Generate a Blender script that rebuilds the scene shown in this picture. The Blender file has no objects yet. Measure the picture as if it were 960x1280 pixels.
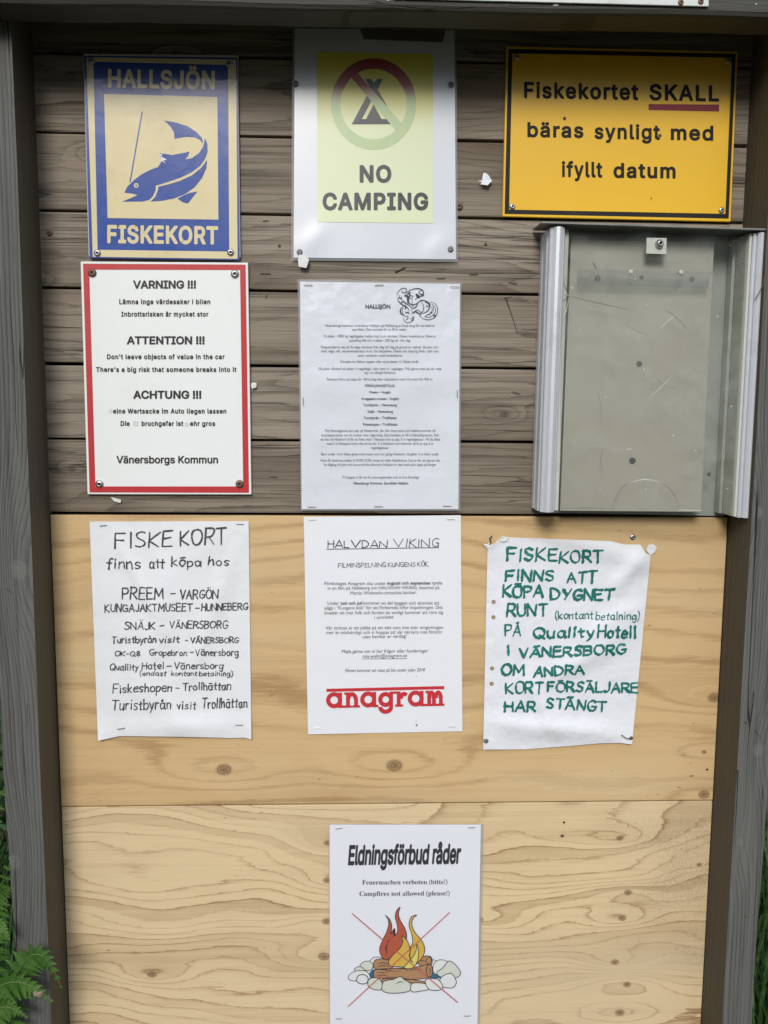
import bpy, bmesh, math, random
import numpy as np
from mathutils import Vector, Matrix
from mathutils.geometry import tessellate_polygon, delaunay_2d_cdt
random.seed(7)
S = bpy.context.scene
COL = S.collection

# ------------------------------------------------------------ camera, light
YAW, PITCH, ROLL, FPX, DIST, HC = 0.0359670, 0.1158084, 0.0070397, 1082.98, 1.14, 1.45
def cam_axes():
    cy, sy, cp, sp = math.cos(YAW), math.sin(YAW), math.cos(PITCH), math.sin(PITCH)
    f = Vector((sy*cp, cy*cp, -sp)); r = Vector((cy, -sy, 0)); u = r.cross(f)
    cr, sr = math.cos(ROLL), math.sin(ROLL)
    return r*cr + u*sr, u*cr - r*sr, f
AR, AU, AF = cam_axes()
CAMPOS = Vector((0, -DIST, HC))
cd = bpy.data.cameras.new('camera'); cam = bpy.data.objects.new('camera', cd); COL.objects.link(cam)
M = Matrix((AR, AU, -AF)).transposed().to_4x4(); M.translation = CAMPOS
cam.matrix_world = M
cd.sensor_fit = 'VERTICAL'; cd.sensor_height = 24; cd.lens = 24*FPX/1280
cd.clip_start = .02; cd.clip_end = 800
S.camera = cam

SUN_EL, SUN_AZ = math.radians(31), math.radians(-13)     # light comes from behind the viewer, a little from the left
W = bpy.data.worlds.new('World'); S.world = W; W.use_nodes = True
wn = W.node_tree; bg = wn.nodes['Background']
sky = wn.nodes.new('ShaderNodeTexSky'); sky.sky_type = 'NISHITA'; sky.sun_disc = False
sky.sun_elevation = SUN_EL; sky.sun_rotation = math.radians(180+13); sky.dust_density = 2.5
tc = wn.nodes.new('ShaderNodeTexCoord')
mpn = wn.nodes.new('ShaderNodeMapping'); mpn.inputs['Scale'].default_value = (1, 1, 2.2)
nz = wn.nodes.new('ShaderNodeTexNoise'); nz.inputs['Scale'].default_value = 2.6; nz.inputs['Detail'].default_value = 7; nz.inputs['Roughness'].default_value = .55
rp = wn.nodes.new('ShaderNodeValToRGB'); rp.color_ramp.elements[0].position = .28; rp.color_ramp.elements[1].position = .50
mx = wn.nodes.new('ShaderNodeMix'); mx.data_type = 'RGBA'
# overcast cloud: as in any overcast sky, about three times as bright overhead as at the horizon
sx = wn.nodes.new('ShaderNodeSeparateXYZ'); wn.links.new(tc.outputs['Generated'], sx.inputs[0])
mr = wn.nodes.new('ShaderNodeMapRange'); wn.links.new(sx.outputs[2], mr.inputs[0]); mr.inputs[3].default_value = .42; mr.inputs[4].default_value = 1.5
vm = wn.nodes.new('ShaderNodeVectorMath'); vm.operation = 'SCALE'; vm.inputs[0].default_value = (12.6, 13.8, 15.8)
wn.links.new(mr.outputs[0], vm.inputs['Scale']); wn.links.new(vm.outputs[0], mx.inputs[7])
wn.links.new(tc.outputs['Generated'], mpn.inputs['Vector']); wn.links.new(mpn.outputs[0], nz.inputs['Vector'])
wn.links.new(nz.outputs['Fac'], rp.inputs['Fac']); wn.links.new(rp.outputs[0], mx.inputs[0])
wn.links.new(sky.outputs[0], mx.inputs[6]); wn.links.new(mx.outputs[2], bg.inputs['Color'])
bg.inputs['Strength'].default_value = 0.06
sl = bpy.data.lights.new('sun', 'SUN'); sl.energy = 1.5; sl.angle = math.radians(19); sl.color = (1, .96, .9)
sun = bpy.data.objects.new('sun', sl); COL.objects.link(sun)
sdir = Vector((math.sin(SUN_AZ)*math.cos(SUN_EL), -math.cos(SUN_AZ)*math.cos(SUN_EL), math.sin(SUN_EL)))
sun.rotation_euler = sdir.to_track_quat('Z', 'Y').to_euler(); sun.location = sdir*20
S.view_settings.view_transform = 'Standard'; S.view_settings.look = 'None'
S.view_settings.exposure = 0.6; S.view_settings.gamma = 1

# ------------------------------------------------------------ helpers
def at(px, py, y=0.0):
    """point of the photograph -> point of the vertical plane y in the place"""
    d = AF*FPX + AR*(px-480) - AU*(py-640)
    return CAMPOS + d*((y+DIST)/d.y)

class N:      # small expression wrapper for shader maths
    nt = None
    def __init__(s, sock): s.s = sock
    def op(s, o, b=None, c=None, rev=False):
        n = N.nt.nodes.new('ShaderNodeMath'); n.operation = o
        for i, v in enumerate((s, b, c)):
            if v is None: continue
            if rev and i < 2: i = 1-i
            if isinstance(v, N): N.nt.links.new(v.s, n.inputs[i])
            else: n.inputs[i].default_value = v
        return N(n.outputs[0])
    def __add__(s, b): return s.op('ADD', b)
    __radd__ = __add__
    def __mul__(s, b): return s.op('MULTIPLY', b)
    __rmul__ = __mul__
    def __sub__(s, b): return s.op('SUBTRACT', b)
    def __rsub__(s, b): return s.op('SUBTRACT', b, rev=True)
    def __truediv__(s, b): return s.op('DIVIDE', b)
    def __pow__(s, b): return s.op('POWER', b)
    def clamp(s):
        n = s.op('ADD', 0.0); n.s.node.use_clamp = True; return n
def xyz(a, b, c=0.0):
    n = N.nt.nodes.new('ShaderNodeCombineXYZ')
    for i, v in enumerate((a, b, c)):
        if isinstance(v, N): N.nt.links.new(v.s, n.inputs[i])
        else: n.inputs[i].default_value = v
    return n.outputs[0]
def noise(vec, scale=1, detail=2, rough=.5, dist=0):
    n = N.nt.nodes.new('ShaderNodeTexNoise'); N.nt.links.new(vec, n.inputs['Vector'])
    n.inputs['Scale'].default_value = scale; n.inputs['Detail'].default_value = detail
    n.inputs['Roughness'].default_value = rough; n.inputs['Distortion'].default_value = dist
    return N(n.outputs['Fac'])
def sstep(v, a, b, lo=0, hi=1):
    n = N.nt.nodes.new('ShaderNodeMapRange'); n.interpolation_type = 'SMOOTHSTEP'
    N.nt.links.new(v.s, n.inputs[0])
    for i, k in zip((1, 2, 3, 4), (a, b, lo, hi)): n.inputs[i].default_value = k
    return N(n.outputs[0])
def mixc(f, a, b, mode='MIX'):
    n = N.nt.nodes.new('ShaderNodeMix'); n.data_type = 'RGBA'; n.blend_type = mode
    for k, v in ((0, f), (6, a), (7, b)):
        if isinstance(v, N): N.nt.links.new(v.s, n.inputs[k])
        elif isinstance(v, bpy.types.NodeSocket): N.nt.links.new(v, n.inputs[k])
        elif k == 0: n.inputs[0].default_value = v
        else: n.inputs[k].default_value = (*v, 1)
    return n.outputs[2]
def pos():
    g = N.nt.nodes.new('ShaderNodeNewGeometry'); s = N.nt.nodes.new('ShaderNodeSeparateXYZ')
    N.nt.links.new(g.outputs['Position'], s.inputs[0])
    return N(s.outputs[0]), N(s.outputs[1]), N(s.outputs[2]), g.outputs['Position']
def newmat(name):
    m = bpy.data.materials.new(name); m.use_nodes = True; N.nt = m.node_tree
    return m, m.node_tree.nodes['Principled BSDF']
def plug(v, sock):
    N.nt.links.new(v.s if isinstance(v, N) else v, sock)
def bump(b, h, strength, dist):
    n = N.nt.nodes.new('ShaderNodeBump'); n.inputs['Strength'].default_value = strength; n.inputs['Distance'].default_value = dist
    plug(h, n.inputs['Height']); N.nt.links.new(n.outputs[0], b.inputs['Normal']); N.nt.links.new(n.outputs[0], b.inputs['Coat Normal'])
def setp(b, rough=.5, metal=0, coat=0, coatr=.1, spec=.5):
    b.inputs['Roughness'].default_value = rough; b.inputs['Metallic'].default_value = metal
    b.inputs['Coat Weight'].default_value = coat; b.inputs['Coat Roughness'].default_value = coatr; b.inputs['Coat IOR'].default_value = 1.8 if coat >= .9 else 1.5
    b.inputs['Specular IOR Level'].default_value = spec

def wood(name, along, light, dark, dens=90, warp=8, wsc=(1.3, 5), lpow=3, lamt=.6, fiber=.5, knots=None, vor=None,
         seed=0, soft=False, rand=True, crack=0, weather=None, knotcol=(.20, .115, .055), mold=None, rough=.75, bmp=.25, specks=0, wdetail=1.5, ragged=.5, band=.12, kd=0.0, kamp=1.0, cfreq=(3.0, 95)):
    m, b = newmat(name)
    X, Y, Z, P3 = pos()
    if along == 'x': A, B = X, Z
    else: A, B = Z, X + Y*1.0
    A0, B0 = A, B
    if rand:
        oi = N.nt.nodes.new('ShaderNodeObjectInfo'); r = N(oi.outputs['Random'])
        A = A + r*23.0; B = B + r*5.0
    A = A + seed*1.7; B = B + seed*.6
    wv = noise(xyz(A*wsc[0], B*wsc[1], seed), 1, wdetail, .45)
    f = B*dens + wv*warp + (noise(xyz(A*26, B*210, 41), 1, 2, .6)-.5)*ragged
    ka = None
    def add_knot(dx, dz, r, amp, ext):
        nonlocal f, ka
        q = (dx*dx*(1/(ext[0]**2)) + dz*dz*(1/(ext[1]**2)))
        f = f + (q*-1).op('EXPONENT')*amp
        d = (dx*dx*.55 + dz*dz).op('SQRT')
        k = sstep(d, r*.7, r*1.2, 1, 0)*(.80+.2*(d*(19/r)).op('SINE')) + sstep(d, r*.1, r*.45, .3, 0)
        ka = k if ka is None else ka.op('MAXIMUM', k)
        return d
    if knots:
        for (px, py, rr, amp) in knots:
            p = at(px, py, kd)
            add_knot(A0-p.x if along == 'x' else A0-p.z, B0-p.z if along == 'x' else B0-(p.x+kd), rr, amp*kamp, (rr*9+.012, rr*2.4+.004))
    if vor:
        vx, vz, rr, amp = vor
        vn = N.nt.nodes.new('ShaderNodeTexVoronoi'); N.nt.links.new(xyz(A*vx, B*vz, 0), vn.inputs['Vector']); vn.inputs['Scale'].default_value = 1
        vn.voronoi_dimensions = '2D'
        sp = N.nt.nodes.new('ShaderNodeSeparateXYZ'); N.nt.links.new(vn.outputs['Position'], sp.inputs[0])
        d = add_knot(A - N(sp.outputs[0])/vx, B - N(sp.outputs[1])/vz, rr, amp, (rr*6, rr*2.2))
    fr = f.op('FRACT')
    wnn = N.nt.nodes.new('ShaderNodeTexWhiteNoise'); wnn.noise_dimensions = '1D'; plug(f.op('FLOOR'), wnn.inputs['W']); bnd = N(wnn.outputs['Value'])
    if soft: line = (fr*6.28318).op('SINE')*.5 + .5; line = line**lpow
    else: line = (fr**lpow) * sstep(fr, .93, 1, 1, 0)
    fib = noise(xyz(A*7, B*430, 3), 1, 4, .65)
    stk = noise(xyz(A*2.2, B*110, 9), 1, 3, .6)
    blot = noise(xyz(A*4, B*9, 5), 1, 4, .6)
    fade = noise(xyz(A*3.1, B*14, 13), 1, 2, .5)
    t = line*lamt*sstep(fade, .3, .62, .35, 1) + (fib-.5)*fiber + (stk-.5)*fiber*1.2 + (blot-.5)*.55 + bnd*bnd*bnd*band
    c = mixc(t.clamp(), light, dark)
    if rand: c = mixc(r.op('MULTIPLY', 7.31).op('FRACT')*.38, c, (.42, .37, .30), 'MULTIPLY')
    if weather:
        wcol, lo, hi = weather
        c = mixc(sstep(noise(xyz(A*1.5, B*6, 21), 1, 3, .55), lo, hi), c, wcol)
    if ka is not None:
        c = mixc(ka*(noise(P3, 330, 3)*1.1+.35).clamp(), c, knotcol)
    if specks:
        s1 = noise(xyz(A*60, B*260, 31), 1, 1, .5); s2 = sstep(s1, .735, .78)*sstep(noise(xyz(A*9, B*12, 2), 1, 1), .44, .6)
        c = mixc(s2*specks, c, (.10, .055, .03))
    if mold:
        (x0, x1, z0, z1) = mold
        reg = sstep(X, x0, x1)*sstep(Z, z0, z1)*sstep(noise(xyz(A*7, B*13, 7), 1, 5), .3, .75)
        sp_ = sstep(noise(P3, 420, 3, .7), .46, .62)
        c = mixc((reg*(sp_*.42+.24)).clamp(), c, (.10, .085, .065))
    h = (1-line)*.5 + fib*.5
    if crack:
        cr = noise(xyz(A*cfreq[0], B*cfreq[1], 17), 1, 2, .5, .3); cm = sstep((cr-.5).op('ABSOLUTE'), .0, .012, 1, 0)*sstep(noise(xyz(A*2, B*25, 4), 1, 1), .52, .6)
        c = mixc(cm*crack, c, (.02, .017, .014)); h = h - cm*2.0
    plug(c, b.inputs['Base Color']); setp(b, rough, spec=.3)
    bump(b, h, bmp, .002)
    return m

def paint(name, col, rough=.3, coat=0, coatr=.05, dirt=.25, dirtcol=(.25, .2, .14), wr=0, metal=0, dsc=18, spec=.5, fade=None):
    m, b = newmat(name)
    X, Y, Z, P3 = pos()
    d = noise(P3, dsc, 6, .65)
    c = mixc(sstep(d, .5, .8)*dirt, col, dirtcol)
    if fade:      # print bleached by daylight below a given height; kept where the roof shelters it
        col2, z0, z1 = fade
        c = mixc(sstep(Z + noise(P3, 9, 2)*.02, z0, z1), col2, c)
    plug(c, b.inputs['Base Color'])
    setp(b, rough, metal, coat, coatr, spec)
    n2 = noise(P3, 60, 3, .6)
    plug(N(n2.s)*.12 + (rough-.06), b.inputs['Roughness'])
    if wr: bump(b, noise(P3, 26, 3, .55), wr, .002)
    return m

# ------------------------------------------------------------ objects
def thing(name, label, cat, loc, group=None):
    o = bpy.data.objects.new(name, None); COL.objects.link(o); o.location = loc; o.empty_display_size = .05
    o['label'] = label; o['category'] = cat
    if group: o['group'] = group
    return o
def wloc(p):
    v = Vector((0, 0, 0))
    while p is not None: v = v + Vector(p.location); p = p.parent
    return v
def mesh(name, vs, fs, mat, parent=None, smooth=False, mats=None, midx=None):
    off = wloc(parent)
    me = bpy.data.meshes.new(name)
    me.from_pydata([tuple(Vector(v)-off) for v in vs], [], fs)
    for m_ in (mats or [mat]): me.materials.append(m_)
    if midx: me.polygons.foreach_set('material_index', midx)
    if smooth: me.polygons.foreach_set('use_smooth', [True]*len(me.polygons))
    me.update()
    o = bpy.data.objects.new(name, me); COL.objects.link(o); o.parent = parent
    return o
def from_bm(name, bm, mat, parent=None, mats=None, smooth=False):
    off = wloc(parent)
    for v in bm.verts: v.co -= off
    bmesh.ops.recalc_face_normals(bm, faces=bm.faces)
    me = bpy.data.meshes.new(name); bm.to_mesh(me); bm.free()
    for m_ in (mats or [mat]): me.materials.append(m_)
    if smooth: me.polygons.foreach_set('use_smooth', [True]*len(me.polygons))
    o = bpy.data.objects.new(name, me); COL.objects.link(o); o.parent = parent
    return o
def hexa(bm, p, bev=0, seg=1):
    vs = [bm.verts.new(q) for q in p]
    fs = [bm.faces.new([vs[i] for i in f]) for f in ((0,1,2,3), (7,6,5,4), (0,4,5,1), (1,5,6,2), (2,6,7,3), (3,7,4,0))]
    if bev:
        es = set(e for f in fs for e in f.edges)
        bmesh.ops.bevel(bm, geom=list(es), offset=bev, segments=seg, affect='EDGES', profile=.6)
    return fs
def box(bm, x0, x1, y0, y1, z0, z1, bev=0, seg=1):
    return hexa(bm, [(x0,y0,z0), (x1,y0,z0), (x1,y0,z1), (x0,y0,z1), (x0,y1,z0), (x1,y1,z0), (x1,y1,z1), (x0,y1,z1)], bev, seg)
def slab(bm, quad, y0, th, bev=0):
    """plate whose front is the pixel quad TL TR BR BL at depth y0"""
    f = [at(*q, y0) for q in quad]; b = [v + Vector((0, th, 0)) for v in f]
    o = (3, 2, 1, 0)
    return hexa(bm, [f[i] for i in o] + [b[i] for i in o], bev)
def tube(bm, pts, r, n=6, r1=None):
    rings = []
    for i, p in enumerate(pts):
        p = Vector(p); t = (Vector(pts[min(i+1, len(pts)-1)]) - Vector(pts[max(i-1, 0)])).normalized()
        a = t.orthogonal().normalized(); b_ = t.cross(a)
        rr = r if r1 is None else r + (r1-r)*i/(len(pts)-1)
        rings.append([bm.verts.new(p + (a*math.cos(k*6.28318/n) + b_*math.sin(k*6.28318/n))*rr) for k in range(n)])
    for a, b_ in zip(rings, rings[1:]):
        for k in range(n): bm.faces.new((a[k], a[(k+1) % n], b_[(k+1) % n], b_[k]))
    bm.faces.new(rings[0][::-1]); bm.faces.new(rings[-1])

# ------------------------------------------------------------ flat print on surfaces
class Surf:
    """maps picture points onto a sheet: depth y0, local height h(u,v) above it; (ox,oy,s) = zoomed reading grid"""
    def __init__(s, y0, grid=(0, 0, 1), h=None, quad=None):
        s.y0, s.g, s.h, s.q = y0, grid, h, quad
    def px(s, x, y): return s.g[0] + x/s.g[2], s.g[1] + y/s.g[2]
    def hh(s, X, Y):
        if not s.h: return 0
        (x0, y0), (x1, y1), _, (x3, y3) = s.q
        v = (Y-y0)/(y3-y0); u = (X-x0-(x3-x0)*v)/(x1-x0)
        return s.h(u, v)
    def pt(s, x, y, lift):
        X, Y = s.px(x, y)
        d = s.y0 - s.hh(X, Y)
        return at(X, Y, d - lift)
def polymesh(name, polys, surf, lift, mat, parent, stag=0.0):
    vs, fs = [], []
    for k, pl in enumerate(polys):
        b0 = len(vs); L = lift + (k % 24)*stag
        vs += [surf.pt(x, y, L) for x, y in pl]
        if len(pl) <= 4 and stag == 0: fs.append(tuple(range(b0, b0+len(pl))))
        else:
            for t in tessellate_polygon([[Vector((x, y, 0)) for x, y in pl]]):
                fs.append(tuple(b0+i for i in t))
    # face the viewer
    out = []
    for f in fs:
        a, b, c = (vs[i] for i in f[:3])
        out.append(f if (b-a).cross(c-a).y < 0 else f[::-1])
    return mesh(name, vs, out, mat, parent)
FD = bpy.utils.resource_path('LOCAL') + '/datafiles/fonts/'
FONTS = {'B': None}
for k, n in (('I', 'Inter.woff2'), ('M', 'NotoSansMath-Regular.woff2')):
    try: FONTS[k] = bpy.data.fonts.load(FD + n)
    except Exception: FONTS[k] = None
tcache = {}
def text_geo(s, font, bold, space):
    c = bpy.data.curves.new('text', 'FONT'); c.body = s; c.offset = min(bold, 0); c.resolution_u = 3 if len(s) > 25 else 6; c.space_character = space; c.dimensions = '2D'; c.fill_mode = 'NONE'
    if FONTS.get(font): c.font = FONTS[font]
    o = bpy.data.objects.new('text', c); COL.objects.link(o)
    dg = bpy.context.evaluated_depsgraph_get(); me = o.evaluated_get(dg).to_mesh()
    vs0 = [v.co.to_2d() for v in me.vertices]; es = [tuple(e.vertices) for e in me.edges]
    o.evaluated_get(dg).to_mesh_clear(); bpy.data.objects.remove(o); bpy.data.curves.remove(c)
    if not vs0: return [], [], []
    # contours as directed loops, then keep the triangles whose winding number is not zero
    nb = {}
    for a, b_ in es: nb.setdefault(a, []).append(b_); nb.setdefault(b_, []).append(a)
    seen = set(); seg = []
    for st in sorted(nb):
        if st in seen: continue
        loop = [st]; seen.add(st); cur = st
        nxt = st+1 if st+1 in nb[st] else nb[st][0]
        while nxt is not None and nxt not in seen:
            loop.append(nxt); seen.add(nxt); cur = nxt; nxt = next((q for q in nb[cur] if q not in seen), None)
        seg += [(loop[i], loop[(i+1) % len(loop)]) for i in range(len(loop))]
    V2, E2, F2, *_ = delaunay_2d_cdt(vs0, seg, [], 0, 1e-7)
    A = np.array([vs0[i] for i, _ in seg]); B = np.array([vs0[j] for _, j in seg]); VV = np.array([tuple(v) for v in V2]); FF = np.array([tuple(f) for f in F2])
    Cc = VV[FF].mean(1); px, py = Cc[:, 0][:, None], Cc[:, 1][:, None]
    up = (A[:, 1] <= py) & (B[:, 1] > py); dn = (A[:, 1] > py) & (B[:, 1] <= py)
    cr = (B[:, 0]-A[:, 0])*(py-A[:, 1]) - (px-A[:, 0])*(B[:, 1]-A[:, 1])
    wn_ = (up & (cr > 0)).sum(1) - (dn & (cr < 0)).sum(1)
    vs = [Vector((v.x, v.y, 0)) for v in V2]; fs = [tuple(int(q) for q in f) for f, k in zip(FF, wn_) if k != 0]; idx = [0]*len(vs)
    used = sorted({q for f in fs for q in f}); rm = {q: i for i, q in enumerate(used)}
    vs = [vs[q] for q in used]; fs = [tuple(rm[q] for q in f) for f in fs]; idx = [0]*len(vs)
    if bold > 0:      # heavier weight: a pen run round every outline
        cnt = {}
        for f in fs:
            for a, b_ in zip(f, f[1:]+f[:1]): cnt[(min(a, b_), max(a, b_))] = cnt.get((min(a, b_), max(a, b_)), 0)+1
        k = 0
        for (a, b_), c_ in cnt.items():
            if c_ != 1: continue
            k += 1
            for pl in pen([(vs[a].x, vs[a].y), (vs[b_].x, vs[b_].y)], bold*2, n=6 if len(s) > 14 else 8):
                i0 = len(vs); vs += [Vector((x, y, 0)) for x, y in pl]; fs.append(tuple(range(i0, i0+len(pl)))); idx += [8 + k % 13]*len(pl)
    return vs, fs, idx
def text(parent, surf, s, x0, x1, yb, cap, mat, font='I', bold=.0, slant=0, yb1=None, lift=.0004, space=1, name='text_line'):
    if font == 'M':
        s2 = ''.join(chr(0x1d400+ord(c)-65) if c.isascii() and c.isupper() else chr(0x1d41a+ord(c)-97) if c.isascii() and c.islower() else c for c in s)
    else: s2 = s
    ck = ('H', font, bold)
    if ck not in tcache:
        v = text_geo('H' if font != 'M' else chr(0x1d407), font, bold, 1)[0]; tcache[ck] = (max(p.y for p in v), min(p.y for p in v))
    hy, ly = tcache[ck]
    vs, fs, idx = text_geo(s2, font, bold, space)
    if not vs: return
    xs = [p.x + p.y*slant for p in vs]; mn, mxx = min(xs), max(xs)
    yb1 = yb if yb1 is None else yb1
    out = []
    for p, X, k in zip(vs, xs, idx):
        t = (X-mn)/(mxx-mn); x = x0+(x1-x0)*t
        y = yb+(yb1-yb)*t - (p.y-ly)/(hy-ly)*cap
        out.append(surf.pt(x, y, lift + (k*.000008 if k < 8 else .00007+(k-8)*.000006)))
    ff = []
    for f in fs:
        a, b, c = (out[i] for i in f[:3])
        ff.append(f if (b-a).cross(c-a).y < 0 else f[::-1])
    return mesh(name, out, ff, mat, parent)

# hand lettering: one-line letter shapes, cap height 10
G = {
'A': (7, '0,0 3.5,10 7,0|1.2,3.6 5.8,3.6'), 'B': (6, '0,0 0,10|~0,10 4,9.6 5,7.6 3.5,5.6 0,5.3|~0,5.3 4.6,5 5.8,2.6 4,.3 0,0'),
'D': (7, '0,0 0,10|~0,10 4,9.3 6.6,6 5.8,2 3,.2 0,0'), 'E': (5.5, '5.5,10 0,10 0,0 5.5,0|0,5.2 4.6,5.4'), 'F': (5.5, '0,0 0,10 5.5,10|0,5.4 4.4,5.5'),
'G': (7, '~6.6,8.6 4,10 1,8 .2,4.5 1.5,1 4,0 6.4,1.6 6.6,4|3.8,4.2 7.4,4.3'), 'H': (6, '0,0 0,10|6,0 6,10|0,5.2 6,5.2'), 'I': (1.6, '.8,0 .8,10'),
'J': (4.4, '~4,10 4.2,4 3.4,.6 1.6,0 0,1.6'), 'K': (6, '0,0 0,10|5.8,10 .2,4.6 6,0'), 'L': (5, '0,10 0,0 5,0'), 'M': (8, '0,0 .6,10 4,3 7.4,10 8,0'),
'N': (6.5, '0,0 0,10 6.2,0 6.5,10'), 'O': (7, '~3.5,10 .8,8.6 0,5 1,1.2 3.6,0 6.2,1.4 7,5 6,8.8 3.5,10'), 'P': (5.6, '0,0 0,10|~0,10 4.4,9.6 5.6,7.4 4,5 0,4.6'),
'Q': (7.4, '~3.5,10 .8,8.6 0,5 1,1.2 3.6,0 6.2,1.4 7,5 6,8.8 3.5,10|4,3 7.6,-1'), 'R': (6, '0,0 0,10|~0,10 4.4,9.6 5.6,7.4 4,5 0,4.6|2.4,4.7 6.2,0'),
'S': (5.5, '~5.4,8.8 3.2,10 .8,8.8 .8,6.6 3,5.2 5,3.6 4.8,1.2 2.6,0 0,1.4'), 'T': (6.5, '0,10 6.6,10.2|3.2,10 3.2,0'),
'U': (6, '~0,10 .1,3 1.4,.4 3.2,0 5,.6 5.8,3 6,10'), 'V': (6.4, '0,10 3.2,0 6.4,10'), 'Y': (6.4, '0,10 3.4,4.8|6.4,10 2,0'),
'a': (5.2, '~4.6,5.2 2.6,6.2 .4,4.6 .2,1.8 1.8,0 3.8,1.2 4.6,5|4.7,6 4.6,1 5.4,0'), 'b': (4.6, '0,10 0,0|~0,4.6 2.4,6.1 4.4,4.6 4.4,1.8 2.4,0 0,1.2'),
'd': (4.9, '~4.6,4.6 2.4,6 .2,4 .4,1.2 2.4,0 4.6,2|4.8,10 4.8,0'), 'e': (4.6, '~.4,3.2 4.4,3.6 3.8,5.6 2,6 .3,4 .5,1.2 2.4,0 4.6,1'),
'f': (4, '~4.4,9 3.2,10 1.8,9 1.6,6 1.6,0|0,5.6 3.8,5.6'), 'g': (4.9, '~4.6,4.8 2.4,6 .2,4 .6,1.4 2.4,.4 4.6,2.4|~4.8,6 4.8,0 4,-3 2,-3.6 .4,-2.6'),
'h': (4.4, '0,10 0,0|~0,3.8 1.8,6 3.8,5.2 4.2,0'), 'i': (1.6, '.8,6 .8,0|.8,8.4 .95,9'), 'k': (4.4, '0,10 0,0|4,6 .2,2.8 4.4,0'), 'l': (1.6, '.8,10 .8,0'),
'm': (7.2, '0,6 0,0|~0,4 1.8,6 3.2,5 3.4,0|~3.4,4 5.2,6 6.8,5 7,0'), 'n': (4.4, '0,6 0,0|~0,4 2,6 3.9,5 4.2,0'),
'o': (4.8, '~2.4,6 .5,5 0,3 .8,.8 2.5,0 4.3,1 4.8,3.2 4,5.3 2.4,6'), 'p': (4.7, '0,6 0,-3.6|~0,4.6 2.4,6.1 4.6,4.4 4.2,1.4 2.2,0 0,1.2'),
'r': (3.2, '0,6 0,0|~0,3.6 1.6,5.8 3.4,5.8'), 's': (4, '~3.8,5.2 2.2,6.1 .6,5 .8,3.6 2.8,2.8 3.8,1.6 2.6,0 .2,.6'), 't': (3.4, '1.7,9 1.7,.2 3,0|0,6 3.5,6.1'),
'u': (4.6, '~0,6 .2,1.6 1.6,0 3.4,.8 4.2,3|4.4,6 4.4,0'), 'v': (4, '0,6 2,0 4,6'), 'y': (4.4, '0,6 2.3,.6|~4.4,6 2.4,0 .6,-3.4'),
'8': (5, '~2.5,5.4 4.6,7.6 2.6,10 .6,7.8 2.5,5.4 4.8,2.6 2.5,0 .2,2.6 2.5,5.4'), '-': (4, '0,4.4 4,4.7'), '(': (2.4, '~2.4,11 .6,8 .2,4 1,.4 2.4,-2'), ')': (2.4, '~0,11 1.8,8 2.2,4 1.4,.4 0,-2')}
ACC = {'Ä': ('A', 12), 'Ö': ('O', 12), 'Å': ('A', 12), 'ä': ('a', 8.2), 'ö': ('o', 8.2), 'å': ('a', 8.2)}
def smooth(p, n=4):
    q = [p[0]] + p + [p[-1]]; out = []
    if p[0] == p[-1]: q[0], q[-1] = p[-2], p[1]
    for i in range(1, len(q)-2):
        a, b, c, d = q[i-1:i+3]
        for k in range(n):
            t = k/n
            out.append(tuple(.5*(2*b[j] + (c[j]-a[j])*t + (2*a[j]-5*b[j]+4*c[j]-d[j])*t*t + (3*b[j]-a[j]-3*c[j]+d[j])*t**3) for j in (0, 1)))
    out.append(p[-1]); return out
def hull(pts):
    pts = sorted(set(pts))
    def half(ps):
        r = []
        for p in ps:
            while len(r) > 1 and (r[-1][0]-r[-2][0])*(p[1]-r[-2][1]) - (r[-1][1]-r[-2][1])*(p[0]-r[-2][0]) <= 0: r.pop()
            r.append(p)
        return r
    a, b = half(pts), half(pts[::-1])
    return a[:-1] + b[:-1]
def pen(pts, w, ratio=1.0, ang=.8, n=8, taper=False, vary=False):
    out = []
    L = len(pts)
    for i in range(L-1):
        h = []
        for j, (x, y) in ((i, pts[i]), (i+1, pts[i+1])):
            ww = w*(1+.22*math.sin(x*.37+y*.23)) if vary else w
            if taper: ww = w*max(.12, math.sin(math.pi*min(1, max(0, j/(L-1))))**.6)
            for k in range(n):
                t = k*2*math.pi/n; ex, ey = ww/2*math.cos(t), ww/2*ratio*math.sin(t)
                h.append((round(x+ex*math.cos(ang)-ey*math.sin(ang), 4), round(y-ex*math.sin(ang)-ey*math.cos(ang), 4)))
        out.append(hull(h))
    return out
def glyph(c, bar):
    ex = []
    if c in ACC:
        base, hy = ACC[c]; w, st = G[base]; cx = w*.5
        if c in 'Åå': ex = ['~%g,%g %g,%g %g,%g %g,%g %g,%g' % (cx, hy+1.4, cx-.8, hy+.6, cx, hy-.2, cx+.8, hy+.6, cx, hy+1.4)]
        elif bar: ex = ['%g,%g %g,%g' % (cx-2, hy, cx+2, hy+.3)]
        else: ex = ['%g,%g %g,%g' % (cx-1.4, hy, cx-1.3, hy+.5), '%g,%g %g,%g' % (cx+1.3, hy, cx+1.4, hy+.5)]
    else: w, st = G[c]
    res = []
    for s in st.split('|') + ex:
        sm = s[0] == '~'; p = [tuple(float(v) for v in q.split(',')) for q in s.lstrip('~').split()]
        res.append((p, sm))
    return w, res
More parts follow.
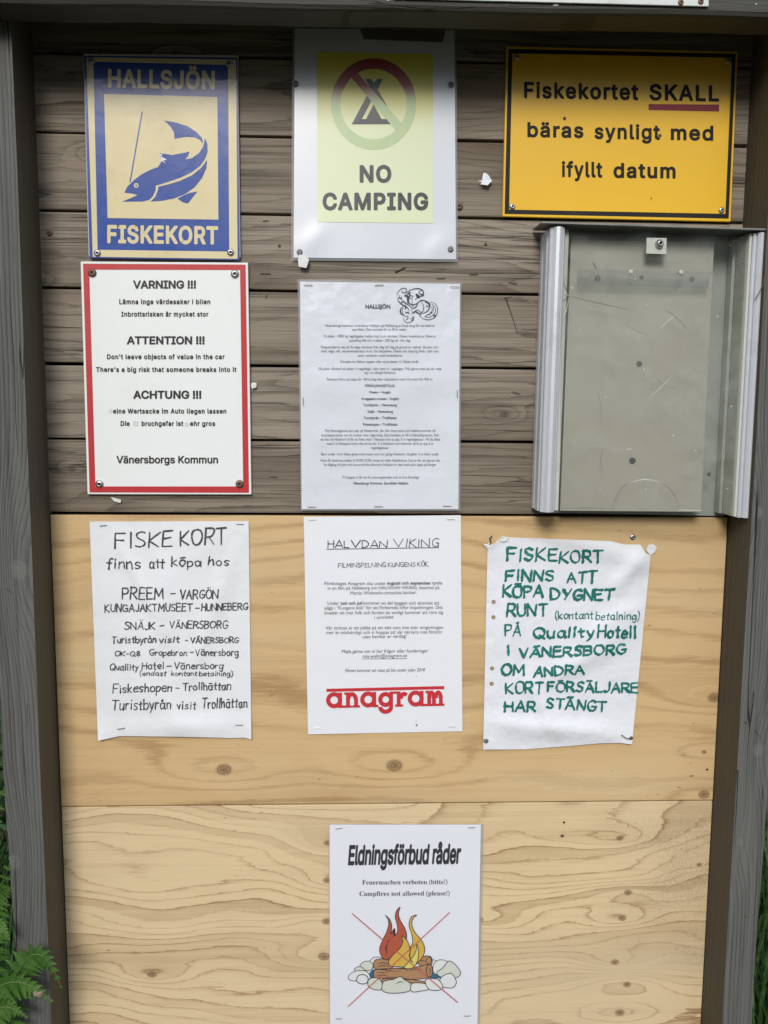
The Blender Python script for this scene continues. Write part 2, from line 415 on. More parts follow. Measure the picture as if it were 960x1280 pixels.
def hand(parent, surf, s, x0, x1, yb, cap, w, mat, yb1=None, bar=False, ratio=1.0, wob=.38, lift=.0004):
    rnd = random.Random(hash(s) % 1 + len(s)*7 + int(x0) + int(yb))
    gap = 2.0; wid = sum(glyph(c, bar)[0] for c in s) + gap*(len(s)-1)
    sx = (x1-x0)/wid; sy = cap/10; X = 0; polys = []; yb1 = yb if yb1 is None else yb1
    for c in s:
        gw, st = glyph(c, bar)
        dy = rnd.uniform(-.35, .35); sc = rnd.uniform(.93, 1.07); sh = rnd.uniform(-.02, .1)
        for p, sm in st:
            p = [(a+rnd.uniform(-wob, wob), b_*sc+dy+rnd.uniform(-wob, wob)) if not (sm and i in (0, len(p)-1) and p[0] == p[-1]) else (a, b_*sc+dy) for i, (a, b_) in enumerate(p)]
            if sm: p = smooth(p)
            else:
                q = [p[0]]
                for a, b_ in zip(p, p[1:]):
                    for k in (.33, .66, 1): q.append((a[0]+(b_[0]-a[0])*k + (rnd.uniform(-.1, .1) if k < 1 else 0), a[1]+(b_[1]-a[1])*k))
                p = q
            pp = []
            for a, b_ in p:
                xx = x0 + (X+a+b_*sh)*sx; pp.append((xx, yb + (yb1-yb)*(xx-x0)/(x1-x0) - b_*sy))
            polys += pen(pp, w*rnd.uniform(.82, 1.15), ratio, vary=True)
        X += gw + gap
    return polymesh('text_line', polys, surf, lift, mat, parent, .000012)

def screw_mesh(name, r, dome, mat, rec, n=20):
    bm = bmesh.new()
    prof = [(r, 0), (r*.97, dome*.35), (r*.8, dome*.75), (r*.5, dome), (r*.34, dome), (r*.3, dome*.4), (.0001, dome*.4)]
    rings = [[bm.verts.new((pr*math.cos(k*6.2832/n), -ph, pr*math.sin(k*6.2832/n))) for k in range(n)] for pr, ph in prof]
    for j, (a, b) in enumerate(zip(rings, rings[1:])):
        for k in range(n):
            f = bm.faces.new((a[k], a[(k+1) % n], b[(k+1) % n], b[k])); f.material_index = 1 if j >= 4 else 0; f.smooth = j < 4
    bmesh.ops.recalc_face_normals(bm, faces=bm.faces)
    me = bpy.data.meshes.new(name); bm.to_mesh(me); bm.free(); me.materials.append(mat); me.materials.append(rec)
    return me
def put(name, me, parent, px, py, y, scale=1, rot=0, tilt=0):
    o = bpy.data.objects.new(name, me); COL.objects.link(o); o.parent = parent
    o.location = at(px, py, y) - wloc(parent); o.scale = (scale,)*3; o.rotation_euler = (tilt, rot, tilt*.6)
    return o

# ------------------------------------------------------------ materials
m_plank = wood('weathered_plank_wood', 'x', (.31, .262, .205), (.066, .052, .038), dens=52, warp=16, wsc=(1.3, 8), lpow=2.4, lamt=.62, fiber=1.8, band=.35,
               vor=(1.9, 8, .0045, 2.6), crack=.6, weather=((.13, .098, .068), .42, .72), bmp=.6, knotcol=(.09, .07, .05), wdetail=2.2, cfreq=(1.6, 70))
m_post = wood('grey_post_wood', 'z', (.135, .134, .124), (.04, .039, .036), dens=190, warp=9, wsc=(1.0, 11), lpow=1.6, lamt=.62, fiber=1.1, knots=[(24, 712, .010, 5), (17, 1078, .008, -4), (948, 938, .007, 4), (925, 1053, .005, 3), (948, 640, .006, -3)],
              kd=-.066, rand=False, crack=1, cfreq=(1.6, 60), seed=3, bmp=.9, knotcol=(.16, .155, .145), band=.25)
m_postin = wood('brown_post_side_wood', 'z', (.095, .08, .056), (.05, .042, .028), dens=90, warp=6, wsc=(1.0, 9), lpow=2, lamt=.4, fiber=.4, seed=5, crack=.4, bmp=.3)
m_beam = wood('dark_beam_wood', 'x', (.085, .083, .072), (.022, .021, .019), dens=120, warp=5, fiber=.9, lamt=.5, seed=9, crack=.6, bmp=.6)
KU = [(280, 962, .0085, 1.0), (493, 957, .009, 1.1), (893, 872, .0075, .9), (880, 993, .0065, -.7), (880, 940, .003, .4)]
m_plyu = wood('honey_plywood', 'x', (.62, .43, .215), (.30, .165, .065), dens=26, warp=6.5, wsc=(1.5, 4.4), lpow=5.0, lamt=.5, fiber=.4, knots=KU,
              seed=2, soft=True, rand=False, rough=.6, bmp=.1, specks=.9, kamp=2.0, band=.22, weather=((.64, .49, .29), .45, .75))
KL = [(775, 1048, .004, .7), (785, 1116, .0045, -.8), (778, 1148, .0045, .9), (769, 1203, .0045, 1.0), (784, 1231, .0045, -.9), (775, 1266, .0055, .9), (874, 1081, .003, .4),
      (409, 1101, .0045, .8), (408, 1152, .005, -.8), (405, 1196, .0065, 1.4), (190, 1218, .0055, 1.1), (409, 1054, .004, .6), (703, 1045, .0025, .2), (600, 1150, .004, .8)]
p0 = at(700, 1200); p1 = at(880, 1200); pz0 = at(880, 1290).z; pz1 = at(880, 1100).z
m_plyl = wood('pale_plywood', 'x', (.70, .54, .32), (.27, .14, .05), dens=62, warp=15, wsc=(2.1, 6.0), lpow=9, lamt=1.15, fiber=.42, knots=KL,
              seed=6, rand=False, rough=.65, bmp=.1, kamp=2.4, band=.30, specks=.6, mold=(p0.x, p1.x, pz0, pz1), weather=((.57, .45, .29), .5, .8), wdetail=2.2)
m_gap, b = newmat('gap_shade_and_split'); b.inputs['Base Color'].default_value = (.02, .018, .015, 1)  # near-black standing in for shade in the plank gaps; also fills post splits
m_steel = paint('zinc_screw', (.5, .5, .48), .35, metal=.9, dirt=.7, dirtcol=(.12, .08, .05), dsc=300)
m_rusty = paint('rusty_screw', (.2, .12, .08), .6, metal=.5, dirt=.6, dirtcol=(.06, .04, .03), dsc=400)
m_dark = paint('dark_recess', (.03, .028, .026), .6)
m_staple = paint('steel_staple', (.32, .31, .3), .4, metal=.8, dirt=.5, dirtcol=(.2, .1, .04), dsc=200)
m_staplr = paint('rusty_staple', (.3, .2, .08), .6, metal=.4, dirt=.6, dirtcol=(.12, .05, .02), dsc=200)
m_staplek = paint('blackened_staple', (.05, .045, .04), .6, metal=.4, dirt=.3)
SCREW = screw_mesh('screw', .0048, .0022, m_steel, m_dark)
SCREWR = screw_mesh('screw', .0048, .0022, m_rusty, m_dark)
m_washer = paint('dull_zinc', (.2, .205, .2), .5, metal=.3, dirt=.4, dirtcol=(.08, .07, .06), dsc=200)
PIN = screw_mesh('pin', .0038, .0012, m_washer, m_washer)

def rail(px0, px1): pass
def staple(parent, px, py, y, L=9, ang=0, mat=None, drop=0):
    bm = bmesh.new()
    c = at(px, py, y); k = .00098*L/2
    d = Vector((math.cos(ang), 0, math.sin(ang)))*k
    tube(bm, [c-d+Vector((0, .002, 0)), c-d+Vector((0, -.0006, 0)), c+d+Vector((0, -.0006, 0)), c+d+Vector((0, .002, 0))], .00042, 5)
    return from_bm('staple', bm, mat or m_staple, parent)

# ------------------------------------------------------------ notice board: posts, planks, plywood, header
XL, XR = -0.397, 0.505
board = thing('notice_board', 'weathered grey timber notice board with plank back and plywood lower half, carrying all the signs', 'notice board', (0.05, 0, 0))
joints = [(at(60, -40, .004).z), at(60, 66, .004).z, at(60, 165.8, .004).z, at(60, 264, .004).z, at(60, 360.5, .004).z, at(60, 455, .004).z, at(60, 549, .004).z, at(60, 644, .004).z]
joints = [joints[0]+.10] + joints
for i in range(len(joints)-1):
    bm = bmesh.new()
    g = .0016
    tl = random.uniform(-.0012, .0012)
    zt, zb = joints[i]-g, joints[i+1]+g
    if i == len(joints)-2: zb = joints[i+1]+.0035
    yy = .004 + random.uniform(-.0006, .0014)
    hexa(bm, [(XL-.01, yy, zb-tl), (XR+.01, yy, zb+tl), (XR+.01, yy, zt+tl), (XL-.01, yy, zt-tl), (XL-.01, yy+.021, zb-tl), (XR+.01, yy+.021, zb+tl), (XR+.01, yy+.021, zt+tl), (XL-.01, yy+.021, zt-tl)], .0022, 2)
    from_bm('plank', bm, m_plank, board)
zs, zs2 = at(75, 1009).z, at(890, 1001).z
zt0, zt1 = at(61, 644).z, at(915, 647).z
bm = bmesh.new(); hexa(bm, [(XL+.001, 0, zs+.0012), (XR-.001, 0, zs2+.0012), (XR-.001, 0, zt1), (XL+.001, 0, zt0), (XL+.001, .012, zs+.0012), (XR-.001, .012, zs2+.0012), (XR-.001, .012, zt1), (XL+.001, .012, zt0)], .0007)
o = from_bm('plywood_panel', bm, m_plyu, board); o['label'] = 'honey coloured upper plywood panel'
bm = bmesh.new(); hexa(bm, [(XL+.001, .0006, .45), (XR-.001, .0006, .45), (XR-.001, .0006, zs2-.0006), (XL+.001, .0006, zs-.0006), (XL+.001, .012, .45), (XR-.001, .012, .45), (XR-.001, .012, zs2-.0006), (XL+.001, .012, zs-.0006)], .0007)
o = from_bm('plywood_panel', bm, m_plyl, board); o['label'] = 'pale lower plywood panel with dark grain lines'
bm = bmesh.new(); box(bm, XL-.03, XR+.03, .0285, .033, .45, 2.16); from_bm('gap_blackout', bm, m_gap, board)  # added black sheet that stops sky showing and keeps the plank gaps dark
# posts (front face y=-.066)
PF = -.066
def post(x_in, x_out, sgn):
    bm = bmesh.new()
    n = 26; rings = []
    for k in range(n+1):
        z = -.1 + (2.17+.1)*k/n
        w = math.sin(z*5.1+sgn)*.0012 + math.sin(z*13+sgn*2)*.0006
        rings.append([bm.verts.new(p) for p in ((x_in, .03, z), (x_in+w*.5, PF, z), (x_out+w*2, PF, z), (x_out+w, .03, z))])
    for a, b in zip(rings, rings[1:]):
        for k in range(4):
            f = bm.faces.new((a[k], a[(k+1) % 4], b[(k+1) % 4], b[k])); f.material_index = 1 if k == 0 else 0
    bm.faces.new(rings[0]); bm.faces.new(rings[-1])
    es = [e for e in bm.edges if abs(e.verts[0].co.z-e.verts[1].co.z) > .01]
    bmesh.ops.bevel(bm, geom=es, offset=.0028, segments=3, affect='EDGES', profile=.5)
    return from_bm('post', bm, m_post, board, mats=[m_post, m_postin])
post(XL, at(8, 980, PF).x, -1)
post(XR, at(948, 1180, PF).x, 1)
for pts, w in (([(922, 962), (921, 1000), (918.5, 1040), (919, 1080)], .0011), ([(941, 880), (934, 936), (927, 958)], .0008), ([(953, 985), (950, 1120)], .0007), ([(34, 880), (38, 1010)], .0006), ([(8, 735), (16, 742), (27, 730)], .0009), ([(12, 1084), (17, 1080), (20, 1074)], .001), ([(930, 1146), (937, 1145), (943, 1146)], .0007), ([(930, 902), (945, 914), (958, 934)], .001)):
    bm = bmesh.new(); tube(bm, [at(x, y, PF+.0004) for x, y in pts], w, 5, w*.35); from_bm('split', bm, m_gap, board)
# header beam across the posts
zbL, zbR = at(0, 26, PF-.001).z, at(960, 43, PF-.001).z
bx0, bx1 = -.62, .72
def lin(x): return zbL + (zbR-zbL)*(x-at(0, 26, PF).x)/(at(960, 43, PF).x-at(0, 26, PF).x)
bm = bmesh.new(); n = 40; rings = []
for k in range(n+1):
    x = bx0+(bx1-bx0)*k/n; z = lin(x) + math.sin(x*23)*.0006 + random.uniform(-.0004, .0004)
    prof = [(PF-.001, z), (PF-.040, z), (PF-.044, z+.0015), (PF-.047, z+.005), (PF-.048, z+.012), (PF-.048, z+.145), (PF-.001, z+.145)]
    rings.append([bm.verts.new((x, y, zz)) for y, zz in prof])
for a, b in zip(rings, rings[1:]):
    for k in range(7): bm.faces.new((a[k], a[(k+1) % 7], b[(k+1) % 7], b[k]))
bm.faces.new(rings[0]); bm.faces.new(rings[-1])
from_bm('header_beam', bm, m_beam, board)
bm = bmesh.new(); hexa(bm, [(bx0-.03, -.19, 2.145), (bx1+.03, -.19, 2.145), (bx1+.03, -.19, 2.165), (bx0-.03, -.19, 2.165), (bx0-.03, .28, 2.30), (bx1+.03, .28, 2.30), (bx1+.03, .28, 2.32), (bx0-.03, .28, 2.32)], .002)
for v in bm.verts: v.co.z += .045
from_bm('roof_panel', bm, m_beam, board)
# lichen flecks on the beam's lower edge
m_lich = paint('lichen', (.42, .43, .36), .9, dirt=.5)
bm = bmesh.new()
for k in range(70):
    x = random.uniform(-.45, .55); p = Vector((x, PF-.0475, lin(x)+random.choice((.008, .012, .02, .03))+random.uniform(-.004, .004)))
    if p.z < lin(x)+.007: p.y += .004
    r = random.uniform(.0006, .0022)
    bmesh.ops.create_icosphere(bm, subdivisions=1, radius=r, matrix=Matrix.Translation(p) @ Matrix.Diagonal((random.uniform(.8, 2), .5, random.uniform(.5, 1), 1)))
o = from_bm('lichen', bm, m_lich, board); o['kind'] = 'stuff'

# screws, nail holes and old staples left in the planks
for px, py, me, sc in ((62, 291, SCREWR, .8), (574, 258, SCREWR, 1.0), (607, 305, SCREWR, .45), (372, 300, SCREWR, .4), (349, 307, SCREWR, .4)):
    put('screw', me, board, px, py, .0035, sc)
for px, py, L, a in ((332, 342, 13, 0), (551, 348, 11, .05), (592, 343, 11, 0), (641, 354, 11, -.2), (645, 491, 10, -.3), (342, 596, 11, 0), (146, 600, 11, -.25), (333, 371, 5, 1.2), (500, 337, 12, .5), (332, 276, 7, .1)):
    staple(board, px, py, .0035, L, a, m_staplek)
# bore holes and chipped knots in the plywood
for px, py in ((703, 1045), (705, 1028), (884, 962)):
    hole = bmesh.new(); bmesh.ops.create_circle(hole, cap_ends=True, radius=.0017, segments=10, matrix=Matrix.Translation(at(px, py, -.0004)) @ Matrix.Rotation(math.pi/2, 4, 'X'))
    from_bm('nail_hole', hole, m_dark, board)
# split knot in the plank right of the notice
for pts, w in (([(632, 372), (636, 384), (641, 398), (647, 418)], .0013), ([(630, 373), (640, 371)], .001), ([(494, 340), (508, 334)], .0016)):
    bm = bmesh.new(); tube(bm, [at(x, y, .0035) for x, y in pts], w, 5, w*.3); from_bm('knot_crack', bm, m_dark, board)

# ------------------------------------------------------------ helper for plate signs
def frame_poly(outer, inner): return [[outer[i], outer[(i+1) % 4], inner[(i+1) % 4], inner[i]] for i in range(4)]
def circ(cx, cy, r, n=20, ry=None): return [(cx+r*math.cos(k*6.2832/n), cy+(ry or r)*math.sin(k*6.2832/n)) for k in range(n)]

# ---- blue fishing licence sign
m_cream = paint('cream_enamel', (.70, .60, .34), .3, coat=.7, coatr=.06, dirt=.3, dirtcol=(.35, .22, .1), wr=.12, dsc=14)
m_blue = paint('blue_enamel', (.003, .05, .30), .3, coat=.7, coatr=.05, dirt=.1, dirtcol=(.1, .15, .3), wr=.16)
m_edge = paint('worn_sign_edge', (.5, .5, .5), .5, dirt=.4)
g1 = (90, 50, 4); q = [(55, 66), (830, 74), (842, 1088), (82, 1082)]
sgn = thing('enamel_sign', 'blue and cream metal sign with leaping fish reading HALLSJÖN FISKEKORT', 'sign', at(204, 322, 0))
SF = Surf(-.0012, g1)
bm = bmesh.new(); slab(bm, [SF.px(*p) for p in q], -.0012, .0045, .0008); from_bm('sign_plate', bm, m_edge, sgn)
polymesh('blue_rim', [[(60, 78), (826, 88), (838, 1100), (88, 1090)]], SF, .0003, m_blue, sgn)
polymesh('cream_band', [[(72, 86), (820, 98), (828, 1094), (104, 1084)]], SF, .0005, m_cream, sgn)
polymesh('blue_field', [[(107, 108), (780, 125), (786, 1057), (128, 1048)]], SF, .0007, m_blue, sgn)
polymesh('cream_field', [[(160, 270), (727, 285), (732, 898), (178, 890)]], SF, .0009, m_cream, sgn)
text(sgn, SF, 'HALLSJÖN', 180, 714, 238, 94, m_cream, bold=.03, yb1=248, lift=.0009, space=1.06)
text(sgn, SF, 'FISKEKORT', 176, 731, 1016, 92, m_cream, bold=.03, yb1=1023, lift=.0009, space=1.06)
fish = [[(460,402),(520,412),(580,432),(625,462),(650,490),(656,512),(652,514),(640,500),(615,487),(570,484),(512,494),(510,462),(490,430)],
 [(665,490),(677,520),(678,560),(665,595),(640,630),(600,660),(550,685),(490,706),(440,722),(418,728),(418,750),(405,780),(385,800),(350,808),(250,808),(290,792),(328,775),(300,768),(262,763),(275,735),(310,700),(350,670),(400,645),(430,635),(445,612),(440,565),(500,575),(540,568),(588,558),(580,580),(565,597),(600,590),(635,565),(655,535)],
 [(676,598),(672,640),(650,690),(615,735),(565,770),(510,792),(450,804),(392,808),(415,785),(430,750),(432,733),(480,722),(540,704),(600,676),(645,640)],
 [(527,793),(555,778),(585,765),(628,757),(605,785),(580,817),(555,812)], [(348,358),(354,358),(293,712),(287,712)]]
polymesh('fish_emblem', fish, SF, .0011, m_blue, sgn)
polymesh('fish_eye', [circ(321, 727, 12)], SF, .0013, m_cream, sgn)
polymesh('fish_eye', [circ(321, 727, 5)], SF, .0015, m_blue, sgn)
m_chip = paint('bare_chip', (.7, .72, .75), .5)
polymesh('paint_chip', [[(442, 572), (452, 566), (447, 585), (462, 590), (474, 600), (456, 602), (470, 618), (450, 606), (436, 612), (444, 596)]], SF, .0013, m_chip, sgn)
for x, y in ((97, 105), (786, 120), (127, 1065), (793, 1062)):
    put('screw', SCREW, sgn, *SF.px(x, y), -.002, .95, random.random())

# ---- red bordered warning sign
m_red = paint('red_sign_paint', (.50, .035, .038), .35, coat=.3, dirt=.12, dirtcol=(.3, .1, .1))
m_white = paint('white_sign_plastic', (.80, .82, .80), .35, coat=.15, coatr=.2, dirt=.10, dirtcol=(.5, .48, .42), dsc=9)
m_black = paint('black_print', (.015, .015, .017), .5, dirt=.1)
g2 = (90, 320, 4); SF = Surf(-.0015, g2)
sgn = thing('warning_sign', 'white warning sign with red border reading VARNING, ATTENTION and ACHTUNG', 'sign', at(210, 618, 0))
bm = bmesh.new(); slab(bm, [SF.px(*p) for p in ((42, 27), (880, 33), (897, 1193), (77, 1192))], -.0015, .0048, .0006); from_bm('sign_plate', bm, m_white, sgn)
polymesh('red_border', frame_poly([(55, 38), (868, 43), (885, 1184), (88, 1182)], [(86, 68), (840, 70), (856, 1152), (117, 1152)]), SF, .0003, m_red, sgn)
for t, a, c, y, k, bo in (('VARNING !!!', 305, 620, 163, 41, .03), ('Lämna inga värdesaker i bilen', 236, 691, 241, 25, .03), ('Inbrottsrisken är mycket stor', 246, 682, 303, 25, .03),
    ('ATTENTION !!!', 274, 663, 442, 41, .03), ("Don't leave objects of value in the car", 175, 763, 516, 25, .03), ("There's a big risk that someone breaks into it", 120, 822, 580, 25, .03),
    ('ACHTUNG !!!', 306, 647, 714, 41, .03), ('eine Wertsacke im Auto liegen lassen', 205, 771, 788, 25, .03), ('Die', 243, 288, 850, 25, .03), ('bruchgefar ist', 348, 556, 850, 25, .03),
    ('ehr gros', 590, 716, 850, 25, .03), ('Vänersborgs Kommun', 222, 730, 1037, 38, .022)):
    text(sgn, SF, t, a, c, y, k, m_black, bold=bo, space=1.12 if k < 30 else 1.0)
m_smud = paint('scratched_print', (.62, .62, .6), .5, dirt=.9, dirtcol=(.78, .78, .76), dsc=260)
for cc in (circ(318, 838, 15, 9), circ(574, 842, 12, 8), circ(193, 774, 10, 7)): polymesh('print_smudge', [cc], SF, .0003, m_smud, sgn)
for x, y, me in ((101, 84, SCREWR), (814, 90, SCREW), (137, 1140, SCREW), (838, 1140, SCREWR)):
    put('screw', me, sgn, *SF.px(x, y), -.002, 1.12, random.random())

# ---- papers -----------------------------------------------------------------
def sheet(name, parent, quad, y0, h, mat, nu=40, nv=56, edge_top=None, edge_bot=None, th=.0003):
    vs, fs = [], []
    SFq = Surf(y0, (0, 0, 1), h, quad)
    TLq, TRq, BRq, BLq = quad
    def lerp_poly(pl, u):
        x = pl[0][0] + (pl[-1][0]-pl[0][0])*u
        for a, b in zip(pl, pl[1:]):
            if a[0] <= x <= b[0] + 1e-6: return (x, a[1] + (b[1]-a[1])*(x-a[0])/(b[0]-a[0]))
        return pl[-1]
    for j in range(nv+1):
        for i in range(nu+1):
            u, v = i/nu, j/nv
            t = lerp_poly(edge_top, u) if edge_top else (TLq[0]+(TRq[0]-TLq[0])*u, TLq[1]+(TRq[1]-TLq[1])*u)
            bt = lerp_poly(edge_bot, u) if edge_bot else (BLq[0]+(BRq[0]-BLq[0])*u, BLq[1]+(BRq[1]-BLq[1])*u)
            X = t[0]+(bt[0]-t[0])*v; Y = t[1]+(bt[1]-t[1])*v
            vs.append(SFq.pt(X, Y, 0))
    nn = len(vs)
    for j in range(nv):
        for i in range(nu):
            a = j*(nu+1)+i; fs.append((a+nu+1, a+nu+2, a+1, a))
    ring = [i for i in range(nu+1)] + [j*(nu+1)+nu for j in range(1, nv+1)] + [nv*(nu+1)+i for i in range(nu-1, -1, -1)] + [j*(nu+1) for j in range(nv-1, 0, -1)]
    for i in ring: vs.append(vs[i].copy())
    mm = len(vs)
    for i in ring: vs.append(vs[i] + Vector((0, th, 0)))
    for k in range(len(ring)): 
        k2 = (k+1) % len(ring); fs.append((nn+k, nn+k2, mm+k2, mm+k))
    o = mesh(name, vs, fs, mat, parent, smooth=False)
    for p in o.data.polygons[:nu*nv]: p.use_smooth = True
    return o
def ridge(u, v, u0, v0, u1, v1, w, a, end=.1):
    dx, dy = u1-u0, v1-v0; L2 = dx*dx+dy*dy; t = ((u-u0)*dx+(v-v0)*dy)/L2
    tt = max(0, min(1, t)); d2 = (u-u0-dx*tt)**2 + (v-v0-dy*tt)**2
    return a*math.exp(-d2/(w*w))*max(0.15, 1-abs(2*tt-1)**2)
def paper_mat(name, col=(.78, .79, .82), wr=.25, rough=.6, coat=0, coatr=.15, dirt=.12, dcol=(.55, .5, .42), wsc=14, dsc=6):
    m, b = newmat(name); X, Y, Z, P3 = pos()
    c = mixc(sstep(noise(P3, dsc, 5, .6), .5, .78)*dirt, col, dcol)
    c = mixc(sstep(noise(P3, 900, 2), .3, .7)*.04, c, (.6, .6, .6))
    plug(c, b.inputs['Base Color']); setp(b, rough, 0, coat, coatr, .3)
    bump(b, noise(P3, wsc, 4, .6)*1.0 + noise(P3, wsc*5, 2, .5)*.12, wr, .006)
    return m
m_paper = paper_mat('plain_paper', wr=.16)
m_crump = paper_mat('crumpled_paper', (.76, .77, .81), wr=.9, wsc=11, dirt=.2)
m_damp = paper_mat('handled_paper', (.77, .78, .80), wr=.65, wsc=9, dirt=.25)
m_lam = paper_mat('laminated_paper', (.73, .76, .82), wr=.8, rough=.4, coat=1, coatr=.07, wsc=7, dirt=.08)
m_lam.node_tree.nodes['Principled BSDF'].inputs['Coat IOR'].default_value = 1.9
m_lam2 = paper_mat('laminated_sign_paper', (.66, .69, .74), wr=.05, rough=.35, coat=1, coatr=.3, wsc=7, dirt=.08)
def film_mat(k=.38):
    m, b = newmat('clear_laminate'); nt = N.nt
    tr = nt.nodes.new('ShaderNodeBsdfTransparent'); tr.inputs[0].default_value = (.9, .92, .92, 1)
    ms = nt.nodes.new('ShaderNodeMixShader'); ms.inputs[0].default_value = k
    setp(b, .12, 0, 0, .1, .8); b.inputs['Base Color'].default_value = (.55, .57, .58, 1)
    nt.links.new(tr.outputs[0], ms.inputs[1]); nt.links.new(b.outputs[0], ms.inputs[2]); nt.links.new(ms.outputs[0], nt.nodes['Material Output'].inputs[0])
    return m
m_film = film_mat(); m_film2 = film_mat(.14)
m_ink = paint('black_ink', (.03, .032, .04), .6, dirt=.05)

# ---- NO CAMPING laminated sign
g3 = (350, 30, 4); Q = [(365.5, 33), (570.5, 36), (572.5, 327.5), (364, 325.5)]
def hcamp(u, v): return .0008 + .0012*math.sin(math.pi*min(1, max(0, u))) + ridge(u, v, .0, 1, .22, .86, .05, .0012) + ridge(u, v, .8, 1.02, 1, .9, .05, .0014)
sgn = thing('camping_sign', 'laminated white and yellow sign with crossed out tent reading NO CAMPING', 'sign', at(468, 326, 0))
Qp = [(368.5, 35.5), (568, 38), (570, 324), (367, 322)]
SC = Surf(-.001, g3, hcamp, Qp)
sheet('laminate_edge', sgn, Q, -.0004, hcamp, m_film, 20, 28)
sheet('paper', sgn, Qp, -.001, hcamp, m_lam2, 24, 34)
zt_, zb_ = at(460, 150).z, at(460, 85).z
gk = dict(rough=.45, coat=.8, coatr=.3, dirt=.05)
m_yel = paint('faded_yellow_print', (.70, .63, .06), fade=((.70, .76, .50), at(460, 165).z, at(460, 80).z), **gk)
m_ring = paint('faded_red_print', (.30, .03, .02), fade=((.46, .58, .30), at(460, 122).z, at(460, 92).z), **gk)
m_grey = paint('faded_black_print', (.022, .024, .027), **gk)
def subdiv(quad, nx, ny):
    out = []
    def L(u, v):
        a = [quad[0][k]+(quad[1][k]-quad[0][k])*u for k in (0, 1)]; b = [quad[3][k]+(quad[2][k]-quad[3][k])*u for k in (0, 1)]
        return (a[0]+(b[0]-a[0])*v, a[1]+(b[1]-a[1])*v)
    for i in range(nx):
        for j in range(ny): out.append([L(i/nx, j/ny), L((i+1)/nx, j/ny), L((i+1)/nx, (j+1)/ny), L(i/nx, (j+1)/ny)])
    return out
polymesh('yellow_field', subdiv([(183, 138), (765, 150), (765, 996), (188, 990)], 8, 10), SC, .0004, m_yel, sgn)
n = 48; ri = []
for k in range(n):
    a, b_ = k*2*math.pi/n, (k+1)*2*math.pi/n
    ri.append([(468+213*math.cos(a), 400+229*math.sin(a)), (468+213*math.cos(b_), 400+229*math.sin(b_)), (468+166*math.cos(b_), 400+176*math.sin(b_)), (468+166*math.cos(a), 400+176*math.sin(a))])
polymesh('prohibition_ring', ri, SC, .0006, m_ring, sgn)
polymesh('tent_symbol', [[(424, 274), (453, 274), (470, 293), (486, 274), (514, 274), (489, 328), (552, 440), (536, 446), (452, 318)],
    [(358, 502), (436, 356), (459, 379), (410, 475), (430, 475), (468, 402), (508, 475), (530, 475), (526, 462), (557, 501)]], SC, .0006, m_grey, sgn)
polymesh('prohibition_bar', subdiv([(352, 262), (384, 240), (612, 500), (578, 530)], 2, 8), SC, .0008, m_ring, sgn)
text(sgn, SC, 'NO', 398, 557, 793, 88, m_grey, bold=.035, lift=.0007, space=1.1)
text(sgn, SC, 'CAMPING', 213, 741, 931, 88, m_grey, bold=.035, lift=.0007, space=1.1)
for x, y in ((78, 298), (856, 303), (98, 1140), (853, 1125)): put('pin', PIN, sgn, *SC.px(x, y), -.0032, 1.0)
m_tape = paint('brown_tape', (.12, .11, .09), .5, coat=.3, dirt=.5)
polymesh('tape_strip', subdiv([(402, 26), (825, 34), (815, 92), (420, 76)], 6, 1), SC, .0008, m_tape, sgn)
scrap_m = paper_mat('torn_tape', (.72, .72, .68), wr=.3)
def scrap(name, label, cat, pts, y, mat, lift=.003, parent=None):
    c = at(sum(p[0] for p in pts)/len(pts), sum(p[1] for p in pts)/len(pts), y)
    t = thing(name, label, cat, c) if parent is None else parent
    bm = bmesh.new()
    f = [bm.verts.new(at(px+random.uniform(-.7, .7), py+random.uniform(-.7, .7), y - lift*.45*random.random())) for px, py in pts]
    cv = bm.verts.new(c + Vector((random.uniform(-.001, .001), -lift*.3, random.uniform(-.001, .001))))
    bk = [bm.verts.new(v.co + Vector((0, .0004, 0))) for v in f]
    for i in range(len(f)):
        j = (i+1) % len(f); bm.faces.new((f[i], f[j], cv)); bm.faces.new((f[i], bk[i], bk[j], f[j]))
    if parent is None:
        for v in bm.verts: v.co -= c
        bmesh.ops.recalc_face_normals(bm, faces=bm.faces)
        me = bpy.data.meshes.new(name); bm.to_mesh(me); bm.free(); me.materials.append(mat)
        bpy.data.objects.remove(t)
        o = bpy.data.objects.new(name, me); COL.objects.link(o); o.location = c; o['label'] = label; o['category'] = cat
        return o
    return from_bm(name, bm, mat, parent)
scrap('tape_scrap', 'torn bit of pale tape hanging off the lower left corner of the NO CAMPING sign', 'tape', [(374, 318), (383, 320), (386, 324), (383, 335), (373, 333), (373, 325)], -.004, scrap_m, .002)
scrap('paper_scrap', 'small crumpled white paper scrap stuck on the plank left of the yellow sign', 'paper scrap', [(604, 217), (608, 216), (611, 220), (615, 226), (609, 232), (600, 231), (602, 227), (598, 227), (603, 225)], -.001, paper_mat('scrap_paper', (.82, .85, .9)), .006)
scrap('paper_scrap', 'tiny white paper remnant on the plank right of the red bordered warning sign', 'paper scrap', [(315, 478), (320, 478), (320, 484), (316, 486), (314, 483)], .001, scrap_m, .003)
scrap('paper_scrap', 'small pale paper remnant on the plank just below the red bordered warning sign', 'paper scrap', [(139, 621), (152, 624), (150, 629), (143, 626)], .001, scrap_m, .002)

